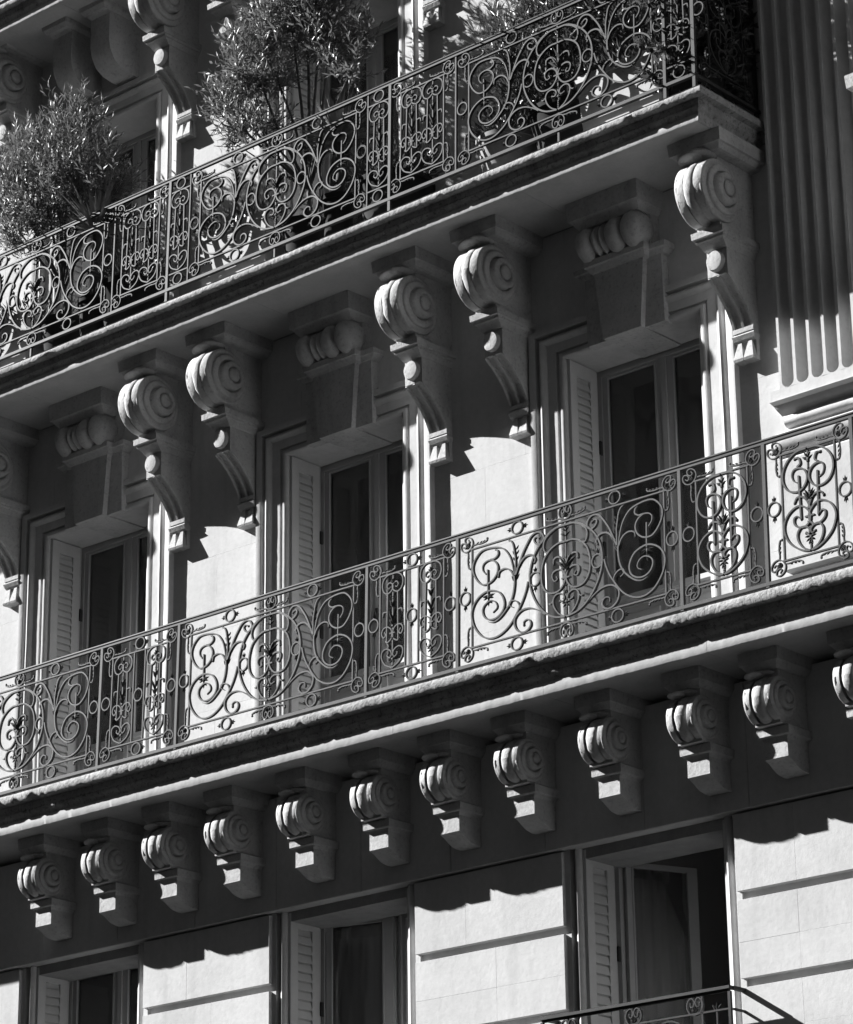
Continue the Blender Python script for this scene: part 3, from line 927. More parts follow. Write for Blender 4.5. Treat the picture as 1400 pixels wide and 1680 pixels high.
# ------------------------------------------------------------------ wrought iron
P = {'big': {'c_upper': [(-0.682, 0.696), (-0.708, 0.727), (-0.712, 0.759), (-0.693, 0.782), (-0.651, 0.791), (-0.609, 0.774), (-0.582, 0.740), (-0.579, 0.702), (-0.598, 0.663), (-0.644, 0.631), (-0.705, 0.627), (-0.754, 0.664), (-0.789, 0.722), (-0.798, 0.774), (-0.777, 0.825), (-0.727, 0.869), (-0.666, 0.877), (-0.597, 0.868), (-0.544, 0.851), (-0.506, 0.820), (-0.472, 0.769), (-0.454, 0.715), (-0.443, 0.663), (-0.438, 0.619)], 'leaf_u': [(-0.643, 0.792), (-0.605, 0.792), (-0.576, 0.813), (-0.580, 0.842), (-0.599, 0.856)], 'rod': [(-0.668, 0.727), (-0.665, 0.556)], 'c_lower': [(-0.320, 0.560), (-0.336, 0.503), (-0.366, 0.437), (-0.404, 0.379), (-0.442, 0.327), (-0.487, 0.283), (-0.547, 0.248), (-0.607, 0.234), (-0.668, 0.242), (-0.728, 0.277), (-0.782, 0.344), (-0.806, 0.411), (-0.806, 0.466), (-0.781, 0.516), (-0.735, 0.554), (-0.674, 0.574), (-0.621, 0.567), (-0.568, 0.543), (-0.534, 0.498), (-0.523, 0.449), (-0.539, 0.404), (-0.584, 0.372), (-0.637, 0.366), (-0.682, 0.385), (-0.707, 0.418), (-0.711, 0.456), (-0.690, 0.485), (-0.644, 0.502), (-0.606, 0.487), (-0.587, 0.458), (-0.591, 0.435), (-0.620, 0.417)], 'stem': [(-0.436, 0.625), (-0.435, 0.569), (-0.448, 0.499), (-0.474, 0.444), (-0.516, 0.399), (-0.569, 0.359), (-0.622, 0.345), (-0.667, 0.359)], 'curl_m': [(-0.448, 0.409), (-0.475, 0.426), (-0.478, 0.451), (-0.448, 0.458), (-0.415, 0.442), (-0.395, 0.412), (-0.399, 0.384)], 'v_arm': [(-0.423, 0.634), (-0.394, 0.700), (-0.363, 0.767), (-0.325, 0.825), (-0.287, 0.871), (-0.242, 0.888), (-0.205, 0.875), (-0.183, 0.839), (-0.191, 0.810), (-0.221, 0.796), (-0.254, 0.814), (-0.265, 0.841), (-0.247, 0.855), (-0.222, 0.842)], 'spear': [(-0.428, 0.629), (-0.425, 0.733), (-0.432, 0.784), (-0.445, 0.849), (-0.464, 0.881), (-0.483, 0.892)], 'arm_r': [(-0.413, 0.668), (-0.371, 0.719), (-0.334, 0.741), (-0.285, 0.738), (-0.256, 0.704), (-0.267, 0.676)], 'arm_l': [(-0.440, 0.619), (-0.460, 0.661), (-0.492, 0.690), (-0.530, 0.699), (-0.567, 0.687), (-0.575, 0.658)], 'oval_o': [(0.009, 0.879), (-0.083, 0.875), (-0.158, 0.839), (-0.225, 0.782), (-0.270, 0.719), (-0.297, 0.646), (-0.305, 0.569), (-0.295, 0.499), (-0.266, 0.426), (-0.226, 0.362), (-0.171, 0.304), (-0.099, 0.261), (-0.010, 0.243)], 'foot': [(-0.175, 0.296), (-0.219, 0.330), (-0.278, 0.362), (-0.329, 0.374), (-0.382, 0.368), (-0.427, 0.336), (-0.437, 0.296), (-0.420, 0.249), (-0.375, 0.218), (-0.331, 0.220), (-0.301, 0.247), (-0.301, 0.277), (-0.326, 0.298), (-0.356, 0.289), (-0.359, 0.266)], 'curl_t': [(-0.061, 0.876), (-0.128, 0.850), (-0.173, 0.812), (-0.184, 0.766), (-0.166, 0.724), (-0.137, 0.729), (-0.122, 0.743)], 'oval_i': [(-0.002, 0.763), (-0.062, 0.763), (-0.122, 0.738), (-0.174, 0.690), (-0.199, 0.623), (-0.205, 0.557), (-0.193, 0.493), (-0.155, 0.443), (-0.104, 0.427), (-0.052, 0.436), (-0.015, 0.475), (-0.004, 0.515), (-0.014, 0.551), (-0.043, 0.576), (-0.080, 0.580), (-0.109, 0.564), (-0.113, 0.535), (-0.095, 0.507), (-0.070, 0.516), (-0.080, 0.534)], 'leaf_c': [(-0.007, 0.607), (-0.024, 0.644), (-0.064, 0.669), (-0.097, 0.659), (-0.103, 0.630)], 'lyre': [(-0.008, 0.243), (-0.062, 0.276), (-0.098, 0.326), (-0.108, 0.371), (-0.093, 0.403), (-0.060, 0.414), (-0.024, 0.399), (-0.013, 0.373), (-0.028, 0.355), (-0.053, 0.361)], 'tail': [(-0.107, 0.376), (-0.127, 0.357), (-0.145, 0.363)]}, 'med': {'m_top': [(-0.006, 0.902), (-0.075, 0.897), (-0.137, 0.860), (-0.179, 0.800), (-0.188, 0.731), (-0.164, 0.672), (-0.125, 0.641), (-0.077, 0.632), (-0.036, 0.651), (-0.011, 0.691), (-0.009, 0.732), (-0.028, 0.766), (-0.065, 0.785), (-0.103, 0.780), (-0.119, 0.749), (-0.108, 0.710), (-0.079, 0.691)], 'm_leaf': [(-0.078, 0.794), (-0.054, 0.814), (-0.066, 0.853), (-0.095, 0.853)], 'm_low': [(0.007, 0.456), (-0.008, 0.492), (-0.048, 0.528), (-0.095, 0.534), (-0.150, 0.504), (-0.184, 0.454), (-0.190, 0.397), (-0.163, 0.326), (-0.111, 0.273), (-0.052, 0.239), (-0.005, 0.230)], 'm_in': [(0.007, 0.456), (-0.001, 0.420), (-0.032, 0.393), (-0.079, 0.396), (-0.112, 0.424), (-0.114, 0.460), (-0.090, 0.471), (-0.064, 0.445)], 'm_lyre': [(-0.005, 0.230), (-0.057, 0.260), (-0.089, 0.308), (-0.094, 0.356), (-0.069, 0.391), (-0.032, 0.390), (-0.006, 0.369), (-0.011, 0.341), (-0.034, 0.350)], 'm_rod': [(-0.070, 0.736), (-0.064, 0.447)], 'm_arm': [(0.009, 0.502), (-0.019, 0.565), (-0.045, 0.589), (-0.086, 0.593), (-0.108, 0.564)]}, 'nar': {'n_top': [(0.007, 0.904), (-0.042, 0.903), (-0.084, 0.874), (-0.095, 0.826), (-0.079, 0.784), (-0.046, 0.767), (-0.012, 0.781), (0.004, 0.809), (-0.009, 0.836), (-0.035, 0.842), (-0.051, 0.822), (-0.036, 0.802), (-0.023, 0.811)], 'n_rod': [(-0.046, 0.767), (-0.053, 0.418)], 'n_mid': [(-0.004, 0.473), (-0.012, 0.503), (-0.045, 0.526), (-0.083, 0.519), (-0.098, 0.484), (-0.080, 0.455), (-0.060, 0.470), (-0.072, 0.491)], 'n_tail': [(-0.004, 0.473), (-0.011, 0.434), (-0.045, 0.413), (-0.063, 0.425)], 'n_bot': [(-0.001, 0.225), (-0.065, 0.258), (-0.096, 0.308), (-0.093, 0.351), (-0.059, 0.369), (-0.018, 0.351), (-0.006, 0.320), (-0.022, 0.301), (-0.044, 0.316), (-0.044, 0.329)], 'n_hook': [(-0.053, 0.635), (-0.083, 0.636), (-0.090, 0.609)]}}
MESH = {}
def pm(key, name, w=.0095, d=.018, t1=.55, ball=0.0, t0=1.0, extra=None):
    """mesh pair (left, right) of one scroll"""
    fam, k = key
    out = []
    for s in (1, -1):
        pts = [(x*s, z) for x, z in P[fam][k]]
        mb = MB(); bar(mb, pts, w*1.1, d*1.25, 4, t0, t1, 0, ball)
        if extra: extra(mb, s)
        out.append(mb.mesh(name))
    MESH[key] = out
for k, (nm, w_, t0, t1, b) in {
    'c_upper': ('scroll', .0095, .6, .6, 0), 'leaf_u': ('leaf_scroll', .009, 1, .5, .010), 'rod': ('rod', .008, 1, 1, 0), 'c_lower': ('scroll', .010, .9, .5, .008), 'stem': ('scroll', .010, 1, .3, 0),
    'curl_m': ('curl', .008, .5, .6, 0), 'v_arm': ('scroll', .0105, 1, .5, .010), 'spear': ('spear', .008, 1, .7, .009), 'arm_r': ('leaf_scroll', .011, 1, .6, .008), 'arm_l': ('leaf_scroll', .009, 1, .7, .012),
    'oval_o': ('scroll', .0105, 1, 1, 0), 'foot': ('scroll', .0105, .5, .5, .011), 'curl_t': ('curl', .009, .6, .5, .007), 'oval_i': ('scroll', .010, 1, .5, .009), 'leaf_c': ('leaf_scroll', .010, 1, .6, .012),
    'lyre': ('lyre', .009, .8, .6, .011), 'tail': ('curl', .007, .7, .3, 0)}.items():
    ex = None
    if k == 'rod':
        def ex(mb, s):
            x, z = P['big']['rod'][-1]; x *= s
            for a in (-2.6, -2.1, -1.57, -1.04, -.5): spike(mb, x, z-.005, a, .055, .016, 0, (.9 if a > -1.5 else -.9) if abs(a+1.57) > .1 else 0)
            mb.ell((x, 0, z-.02), (.010, .012, .022), 6)
            for a in (-2.4, -1.57, -.7): spike(mb, x, z-.045, a, .045, .013, 0)
    if k == 'spear':
        def ex(mb, s):
            for z, l in ((.735, .04), (.775, .045), (.812, .04)):
                x = -.428*s
                for a in (.6, 2.5): spike(mb, x, z, a, l, .013, 0, .5 if a < 1.5 else -.5)
    if k == 'stem':
        def ex(mb, s):
            for a, l in ((1.2, .09), (1.75, .10), (.9, .07), (2.1, .06)): spike(mb, -.436*s, .585, a if s > 0 else PI-a, l, .014, 0)
    if k == 'v_arm':
        def ex(mb, s): spike(mb, -.40*s, .665, 1.0 if s > 0 else PI-1.0, .07, .014)
    if k == 'oval_o':
        def ex(mb, s): spike(mb, -.20*s, .325, 2.2 if s > 0 else PI-2.2, .06, .012, -.002)
    pm(('big', k), nm, w_, .018, t1, b, t0, ex)
for k, (nm, t0, t1, b) in {'m_top': ('scroll', 1, .5, 0), 'm_leaf': ('leaf_scroll', 1, .6, .012), 'm_low': ('scroll', 1, 1, 0), 'm_in': ('scroll', 1, .5, .009), 'm_lyre': ('lyre', .8, .6, .011), 'm_rod': ('rod', 1, 1, 0), 'm_arm': ('leaf_scroll', 1, .7, .012)}.items():
    pm(('med', k), nm, .0105, .020, t1, b, t0)
for k, (nm, t0, t1, b) in {'n_top': ('scroll', 1, .5, .006), 'n_rod': ('rod', 1, 1, 0), 'n_mid': ('scroll', 1, .6, .009), 'n_tail': ('curl', 1, .5, .009), 'n_bot': ('scroll', 1, .5, .008), 'n_hook': ('hook', 1, .7, .008)}.items():
    pm(('nar', k), nm, .008, .015, t1, b, t0)
# ring with a three-leaved bud at each end
mb = MB()
bar(mb, [(.044*math.cos(2*PI*i/24), .047*math.sin(2*PI*i/24)) for i in range(25)], .009, .020, 0)
for s in (1, -1):
    for a, l in ((PI/2, .046), (PI/2-.45, .036), (PI/2+.45, .036)): spike(mb, 0, s*.047, a*s, l, .012)
    mb.ell((0, 0, s*.052), (.008, .009, .007), 6)
RING = mb.mesh('ring')
# rosette: two curls and a small palm; sprigs run away from it
def heart(mb, cx, cz, ax, sc=1.0):
    pts = [(0, -.050), (-.034, -.040), (-.053, -.006), (-.045, .030), (-.020, .043), (-.003, .022), (-.010, -.002), (-.028, -.004), (-.031, .014)]
    c, s_ = math.cos(ax-PI/2), math.sin(ax-PI/2)
    for s in (1, -1):
        q = [(cx+(x*s*c-z*s_)*sc, cz+(x*s*s_+z*c)*sc) for x, z in pts]
        bar(mb, q, .0075, .018, 3, 1, .6, 0, .0075)
    for da, l in ((0, .055), (.5, .045), (-.5, .045), (.95, .03), (-.95, .03)):
        spike(mb, cx+math.cos(ax)*-.035*sc, cz+math.sin(ax)*-.035*sc, ax+da, l*sc, .012, -.004)
def sprig(mb, x, z, ax, side, ln=.13):
    c, s_ = math.cos(ax), math.sin(ax)
    f = lambda u, v: (x+u*c-v*side*s_, z+u*s_+v*side*c)
    bar(mb, [f(0, 0), f(.035, .004), (f(.07, .0)), f(ln-.025, .004), f(ln-.004, .012), f(ln-.002, .024)], .0075, .014, 3, 1, .7, 0, .0095)
    for u in (.035, .065, .09): 
        p = f(u, .001); spike(mb, p[0], p[1], ax+side*.55, .032, .011, -.003)
mb = MB(); heart(mb, 0, 0, R(135)); sprig(mb, .045, -.018, 0, 1, .135); sprig(mb, .006, -.045, -PI/2, 1, .135)
CORNER = mb.mesh('rosette')
mb = MB(); heart(mb, 0, 0, R(90)); sprig(mb, .03, -.040, R(4), 1, .135); sprig(mb, -.03, -.040, R(176), -1, .135)
mb.box(-.005, .005, -.006, .006, -.068, -.045)
CENTRE = mb.mesh('rosette')
# central spears
def bead(mb, x, z, r, rz=None): mb.ell((x, 0, z), (r, r, rz or r), 6)
mb = MB()
mb.loft([[(-.005, -.007, z), (.005, -.007, z), (.005, .007, z), (-.005, .007, z)] for z in (.238, .90)])
for z, a0, l, wd in ((.80, .8, .05, .015), (.835, .95, .04, .013), (.855, 1.2, .035, .012), (.57, .95, .11, .022), (.58, 1.25, .125, .02), (.60, .6, .06, .016), (.55, 1.0, .06, .02)):
    for s in (1, -1): spike(mb, 0, z, a0 if s > 0 else PI-a0, l, wd, -.005, -.5 if s > 0 else .5)
for z, a0 in ((.55, .3), (.43, -1.1), (.36, .5), (.345, -.1), (.335, -.7), (.45, 1.0)):
    for s in (1, -1): spike(mb, 0, z, a0 if s > 0 else PI-a0, .038, .013, -.004)
mb.box(-.034, .034, -.012, .012, .506, .516)
for z in (.262, .276, .290, .304, .41, .425, .655, .765, .54): bead(mb, 0, z, .011, .007)
bead(mb, 0, .345, .013, .014); bead(mb, 0, .555, .016, .02)
SPEARB = mb.mesh('spear')
mb = MB()
mb.loft([[(-.005, -.007, z), (.005, -.007, z), (.005, .007, z), (-.005, .007, z)] for z in (.226, .90)])
for z, a0, l, wd in ((.82, .85, .05, .016), (.84, 1.15, .045, .015), (.56, 1.1, .075, .02), (.56, 1.35, .085, .018), (.55, .8, .05, .016), (.32, .3, .045, .014), (.31, -.3, .04, .013), (.30, -.9, .035, .012), (.40, 1.1, .035, .012)):
    for s in (1, -1): spike(mb, 0, z, a0 if s > 0 else PI-a0, l, wd, -.005, -.4 if s > 0 else .4)
mb.box(-.034, .034, -.012, .012, .450, .460)
for z in (.245, .258, .271, .284, .425, .62, .77): bead(mb, 0, z, .011, .007)
bead(mb, 0, .825, .014, .022); bead(mb, 0, .55, .015, .02); bead(mb, 0, .315, .013, .014)
SPEARM = mb.mesh('spear')
mb = MB()
mb.loft([[(-.0045, -.006, z), (.0045, -.006, z), (.0045, .006, z), (-.0045, .006, z)] for z in (.222, .90)])
for z, a0, l, wd in ((.83, 1.0, .04, .014), (.845, 1.3, .035, .013), (.68, 1.0, .05, .014), (.66, 1.2, .055, .014), (.57, 1.2, .085, .017), (.555, 1.38, .095, .015), (.54, 1.0, .05, .014), (.53, 1.15, .045, .014), (.425, 1.15, .035, .012), (.29, .2, .035, .012), (.28, -.5, .032, .011), (.30, .8, .03, .011)):
    for s in (1, -1): spike(mb, 0, z, a0 if s > 0 else PI-a0, l, wd, -.004, -.25 if s > 0 else .25)
mb.box(-.024, .024, -.010, .010, .470, .478)
for z in (.242, .43, .445, .70, .725, .74, .805): bead(mb, 0, z, .010, .006)
bead(mb, 0, .285, .012, .014); bead(mb, 0, .525, .013, .014)
SPEARN = mb.mesh('spear')

def frame_mesh(L_, R_, extra=()):
    mb = MB()
    for x in (L_, R_)+tuple(extra): mb.box(x-.005, x+.005, -.008, .008, .203, .910)
    mb.box(L_-.012, R_+.012, -.009, .009, .902, .912)
    mb.box(L_-.012, R_+.012, -.009, .009, .203, .213)
    return mb.mesh('scroll_panel')
FRB = frame_mesh(-.808, .808); FRM = frame_mesh(-.199, .199); FRN = frame_mesh(-.291, .291, (-.058, .060)); FRD = frame_mesh(-.205, .205)
mb = MB(); mb.box(.102, .112, -.008, .008, .075, 1.02); mb.box(-.112, .112, -.009, .009, .902, .912); mb.box(-.112, .112, -.009, .009, .203, .213)
FRS1 = mb.mesh('scroll_panel')
def sub(par, name, me, x=0, z=0, rot=0, sx=1, sz=1, y=0):
    o = link(name, me, M_IRON, par, (x, y, z))
    if rot: o.rotation_euler = (0, rot, 0)
    if sx != 1 or sz != 1: o.scale = (sx, 1, sz)
    return o
def pairs(par, fam, ks, x=0):
    for k in ks:
        a, b = MESH[(fam, k)]
        sub(par, a.name.split('.')[0], a, x); sub(par, b.name.split('.')[0], b, x)
def corners(p, hx, z1=.948, z0=.172):
    for s in (1, -1):
        sub(p, 'rosette', CORNER, -s*hx, z1, 0, s, 1, 0); sub(p, 'rosette', CORNER, -s*hx, z0, 0, s, -1, 0)
def big_panel(rail, x):
    p = link('scroll_panel', FRB, M_IRON, rail, (x, 0, 0))
    pairs(p, 'big', [k for k in P['big']])
    sub(p, 'spear', SPEARB)
    corners(p, .852)
    sub(p, 'rosette', CENTRE, .0, .970); sub(p, 'rosette', CENTRE, .0, .150, 0, 1, -1)
    for s in (1, -1):
        sub(p, 'ring', RING, s*.412, .965, PI/2); sub(p, 'ring', RING, s*.420, .152, PI/2)
        sub(p, 'ring', RING, s*.868, .566); sub(p, 'ring', RING, s*.262, .563)
    sub(p, 'foot', FOOT)
    return p
FOOT = MB().box(-.008, .008, -.008, .008, -.02, .076).mesh('foot')
def med_panel(rail, x):
    p = link('scroll_panel', FRM, M_IRON, rail, (x, 0, 0))
    pairs(p, 'med', [k for k in P['med']]); sub(p, 'spear', SPEARM)
    corners(p, .245)
    for s in (1, -1): sub(p, 'ring', RING, s*.263, .562)
    return p
def nar_at(p, x):
    pairs(p, 'nar', [k for k in P['nar']], x); sub(p, 'spear', SPEARN, x)
def small_panel(rail, x):
    p = link('scroll_panel', FRN, M_IRON, rail, (x, 0, 0))
    nar_at(p, -.174); nar_at(p, .175)
    corners(p, .335)
    for xx in (-.349, .0, .349): sub(p, 'ring', RING, xx, .563)
    sub(p, 'ring', RING, 0, .965, PI/2); sub(p, 'ring', RING, 0, .150, PI/2)
    return p
def double_panel(rail, x):
    p = link('scroll_panel', FRD, M_IRON, rail, (x, 0, 0))
    nar_at(p, -.1); nar_at(p, .1)
    corners(p, .252)
    return p
def single_panel(rail, x, s):
    """narrow single motif beside a post; s = side of its frame bar"""
    p = link('scroll_panel', FRS1, M_IRON, rail, (x, 0, 0)); 
    if s < 0: p.scale = (-1, 1, 1)
    nar_at(p, -.004)
    sub(p, 'ring', RING, 0, .965, PI/2); sub(p, 'ring', RING, 0, .150, PI/2); sub(p, 'ring', RING, .166, .563)
    return p
POST = MB().box(-.012, .012, -.012, .012, -.02, 1.013).mesh('post')
THIN = MB().box(-.006, .006, -.009, .009, .09, 1.013).mesh('post')
def long_rails(rail, x0, x1):
    mb = MB(); n = max(2, int((x1-x0)/.25))
    rings = [[(x0+(x1-x0)*i/n, y, z+nz3((i, y*9, 1), .7, .0016)) for y, z in ((-.017, 1.036), (-.013, 1.046), (.013, 1.046), (.017, 1.036), (.016, 1.033), (.012, 1.033), (.012, 1.012), (-.012, 1.012), (-.012, 1.033), (-.016, 1.033))] for i in range(n+1)]
    mb.loft(rings)
    link('handrail', mb.mesh('handrail'), M_IRON, rail)
    mb = MB()
    mb.loft([[(x0+(x1-x0)*i/n, y, z+nz3((i, y*9, 7), .7, .0014)) for y, z in ((-.014, .074), (-.014, .097), (.014, .097), (.014, .074))] for i in range(n+1)])
    link('bottom_rail', mb.mesh('bottom_rail'), M_IRON, rail)

rm = thing('balcony_railing', 'wrought iron railing of scroll panels running across the whole middle balcony', 'railing', (-.0562, -.66, .0283), 'wrought iron railings')
rm.rotation_euler = (-.0274, 0, 0); rm.scale = (1.0049, 1.0049, 1.0049)
long_rails(rm, -8.2, 4.2)
for x in (-7.08, -6.252, -4.382, -3.552, -1.682, -.852, 1.018, 1.672, 2.325, 2.98): link('post', POST, M_IRON, rm, (x, 0, 0))
for x in (-5.317, -2.617, .083): big_panel(rm, x)
for x in (-6.667, -3.967, -1.267): small_panel(rm, x)
for x in (1.345, 1.999, 2.652): med_panel(rm, x)

ru = thing('balcony_railing', 'wrought iron railing of the top balcony with shrubs behind it, ending at the stone corner', 'railing', (-.0802, -.74, 3.6524), 'wrought iron railings')
ru.rotation_euler = (-.0274, 0, 0); ru.scale = (1.007, 1.007, 1.007)
long_rails(ru, -8.2, 1.393)
for x in (-6.317, -3.617, -1.326, 1.145, 1.384): link('post', POST, M_IRON, ru, (x, 0, 0))
for x in (-4.237, -.696): link('post', THIN, M_IRON, ru, (x, 0, 0))
for x in (-5.169, -2.469, .2335): big_panel(ru, x)
for x in (-3.935, -1.016): double_panel(ru, x)
single_panel(ru, -3.500, 1); single_panel(ru, -1.437, -1); single_panel(ru, 1.264, 1)
# return of the railing to the wall
rr = thing('balcony_railing', 'short iron return railing from the top balcony corner post back to the wall', 'railing', (1.310, -.725, 3.6524), 'wrought iron railings')
rr.rotation_euler = (0, 0, PI/2)
long_rails(rr, .0, .72)
med_panel(rr, .36)
for x in (.69,): link('post', POST, M_IRON, rr, (x, 0, 0))
# highest railing, only its foot shows in the corner of the view
rt_ = thing('balcony_railing', 'foot of the highest railing in the upper corner above the tall shrub', 'railing', (0, -.66, 7.08), 'wrought iron railings')
long_rails(rt_, -8.2, 1.35)
for x in (-6.317, -5.24): link('post', POST, M_IRON, rt_, (x, 0, 0))
big_panel(rt_, -6.0-.0)

# guard rail of the open lower window
gr = thing('guard_rail', 'black iron guard rail with curled ornaments across the open lower window', 'railing', (.116, -.210, -3.247))
GW = .745
mb = MB(); mb.box(-GW-.01, GW+.01, -.020, .020, 1.028, 1.047); mb.box(-GW, GW, -.010, .010, 1.012, 1.028)
link('handrail', mb.mesh('handrail'), M_IRON, gr)
for s in (-1, 1):
    mb = MB(); mb.box(s*GW-.018, s*GW+.018, .0205, .150, 1.028, 1.047); mb.box(s*GW-.009, s*GW+.009, .0205, .150, .90, .912); mb.box(s*GW-.009, s*GW+.009, .0205, .150, .20, .212)
    link('return_bar', mb.mesh('return_bar'), M_IRON, gr)
    link('post', MB().box(s*GW-.010, s*GW+.010, -.010, .010, .05, 1.012).mesh('post'), M_IRON, gr)
    link('post', MB().box(s*(GW-.21)-.005, s*(GW-.21)+.005, -.008, .008, .2, 1.012).mesh('post'), M_IRON, gr)
link('crossbar', MB().box(-GW, GW, -.008, .008, .90, .911).mesh('crossbar'), M_IRON, gr)
link('crossbar', MB().box(-GW, GW, -.008, .008, .20, .211).mesh('crossbar'), M_IRON, gr)
HT = MB(); heart(HT, 0, 0, R(90), 1.15); spike(HT, 0, .03, PI/2, .05, .014); HT = HT.mesh('rosette')
for x in (-.53, .0, .48): link('rosette', HT, M_IRON, gr, (x, 0, .955))
mb = MB(); bar(mb, [(.17*math.cos(2*PI*i/28), .17*math.sin(2*PI*i/28)) for i in range(29)], .010, .018, 0); CIR = mb.mesh('scroll')
for x in (-.27, .27): link('scroll', CIR, M_IRON, gr, (x, 0, .715))
mb = MB(); mb.box(-.005, .005, -.006, .006, .21, .93)
for a in (.9, 1.57, 2.24): spike(mb, 0, .90, a, .06, .014)
SPG = mb.mesh('spear')
for s in (-1, 1): link('spear', SPG, M_IRON, gr, (s*(GW-.10), 0, 0))

# ------------------------------------------------------------------ plants on the top balcony
def pot(mb, x, y, z, r0, r1, h):
    mb.loft([[(x+math.cos(2*PI*k/24)*r, y+math.sin(2*PI*k/24)*r, z+zz) for k in range(24)] for r, zz in ((r0, 0), ((r0+r1)/2, h*.5), (r1, h*.9), (r1+.015, h*.9), (r1+.015, h), (r1-.02, h), (r1-.02, h*.93))])
def limb(mb, pts, r0, r1, seg=6):
    Pq = [Vector(p) for p in pts]; n = len(Pq); rings = []
    for i, p in enumerate(Pq):
        t = (Pq[min(i+1, n-1)]-Pq[max(i-1, 0)]).normalized()
        a = t.orthogonal().normalized(); b = t.cross(a)
        r = r0+(r1-r0)*i/(n-1)
        rings.append([p+a*math.cos(2*PI*k/seg)*r+b*math.sin(2*PI*k/seg)*r for k in range(seg)])
    mb.loft(rings)
def leaf(V, Fc, p, d, n, ln, wd, bend=.15):
    s = d.cross(n)
    if s.length < 1e-4: return
    s.normalize(); n = s.cross(d).normalized()
    o = len(V)
    m1 = p+d*ln*.45; tip = p+d*ln-n*ln*bend
    V += [tuple(p), tuple(m1+s*wd/2+n*wd*.12), tuple(m1), tuple(m1-s*wd/2+n*wd*.12), tuple(tip)]
    Fc += [(o, o+1, o+2), (o, o+2, o+3), (o+1, o+4, o+2), (o+2, o+4, o+3)]
def rv(a=1.0):
    while True:
        v = Vector((random.uniform(-1, 1), random.uniform(-1, 1), random.uniform(-1, 1)))
        if .05 < v.length < 1: return v*a
def shrub(name, label, base, lumps, ntw, ln, wd, lpt, mleaf, cat='shrub', potspec=None, twl=(.16, .34), upb=.5, group='plants on the top balcony', pm_=None, stakes=()):
    t = thing(name, label, cat, base, group)
    B = Vector(base)
    V, Fc = [], []; tw = MB(); tk = MB()
    if potspec:
        pm2 = MB(); pot(pm2, 0, 0, 0, *potspec); link('pot', pm2.mesh('pot', True, 40), pm_ or M_POT, t)
        sb = MB(); sb.loft([[(math.cos(2*PI*k/16)*(potspec[1]-.03), math.sin(2*PI*k/16)*(potspec[1]-.03), z) for k in range(16)] for z in (potspec[2]*.8, potspec[2]*.92)]); link('soil', sb.mesh('soil'), M_SOIL, t)
    ph = potspec[2]*.9 if potspec else 0
    # lumps: (x, y, z, rx, ry, rz) relative to base
    tot = sum(l[3]*l[5] for l in lumps)
    fork = Vector((random.uniform(-.03, .03), 0, ph+(min(l[2] for l in lumps)-ph)*.35))
    limb(tk, [(0, 0, ph), (fork.x*.5+.01, .01, (ph+fork.z)/2), fork], .022, .017)
    for l in lumps:
        c = Vector(l[:3])
        midp = fork.lerp(c, .5)+rv(.05)
        limb(tk, [fork, midp, c, c+Vector((rv().x*.1, 0, l[5]*.6))], .014, .004)
        n = int(ntw*l[3]*l[5]/tot)
        for _ in range(n):
            q = rv()
            q = q.normalized()*(q.length**.45)
            p = c+Vector((q.x*l[3], q.y*l[4], q.z*l[5]))
            d = (Vector((q.x, q.y, q.z))*.9+Vector((0, 0, upb))+rv(.55)).normalized()
            L_ = random.uniform(*twl)
            st = p-d*L_*.55
            limb(tw, [st, p, p+d*L_*.45], .0028, .0010, 3)
            if random.random() < .25: limb(tw, [c+(st-c)*.3, c+(st-c)*.7+rv(.03), st], .005, .003, 3)
            a = random.uniform(0, 6)
            for i in range(lpt):
                f = (i+random.random()*.6)/lpt
                a += 2.4
                o_ = d.orthogonal().normalized(); o2 = d.cross(o_)
                side = o_*math.cos(a)+o2*math.sin(a)
                spread = 1.15-.75*f
                dd = (d*(1.0)+side*spread+rv(.22)).normalized()
                leaf(V, Fc, st+d*L_*f, dd, (d+rv(.4)).normalized(), ln*random.uniform(.4, 1.25), wd*random.uniform(.6, 1.25), random.uniform(-.1, .35))
    link('branches', tk.mesh('branches', True), M_BARK, t, kind='stuff')
    link('twigs', tw.mesh('twigs'), M_BARK, t, kind='stuff')
    me = bpy.data.meshes.new('foliage'); me.from_pydata(V, [], Fc); me.update()
    link('foliage', me, mleaf, t, kind='stuff')
    for (x, y, z0, z1, lean) in stakes:
        s = MB(); limb(s, [(x, y, z0), (x+lean, y, z1)], .011, .009); link('stake', s.mesh('stake', True), M_CANE, t)
    return t
ZB = 3.64
random.seed(21)
shrub('olive_shrub', 'big bushy shrub standing above the top railing, farthest from the balcony corner', (-5.20, -.47, ZB),
      [(-.10, -.13, 1.90, .34, .26, .26), (-.45, -.13, 1.60, .30, .26, .28), (.28, -.13, 1.66, .32, .26, .30), (.0, -.13, 1.46, .44, .26, .24), (.58, -.1, 1.42, .22, .22, .20), (-.55, -.13, 1.88, .16, .16, .24), (.30, -.13, 2.05, .14, .16, .20), (-.45, -.13, 1.28, .26, .22, .16), (.03, -.13, 2.20, .09, .10, .16), (-.28, -.13, 2.10, .10, .10, .15)],
      560, .082, .0165, 15, M_OLIVE, upb=.9, twl=(.16, .42), potspec=(.15, .19, .36), stakes=((.05, .02, .30, 1.5, .02),))
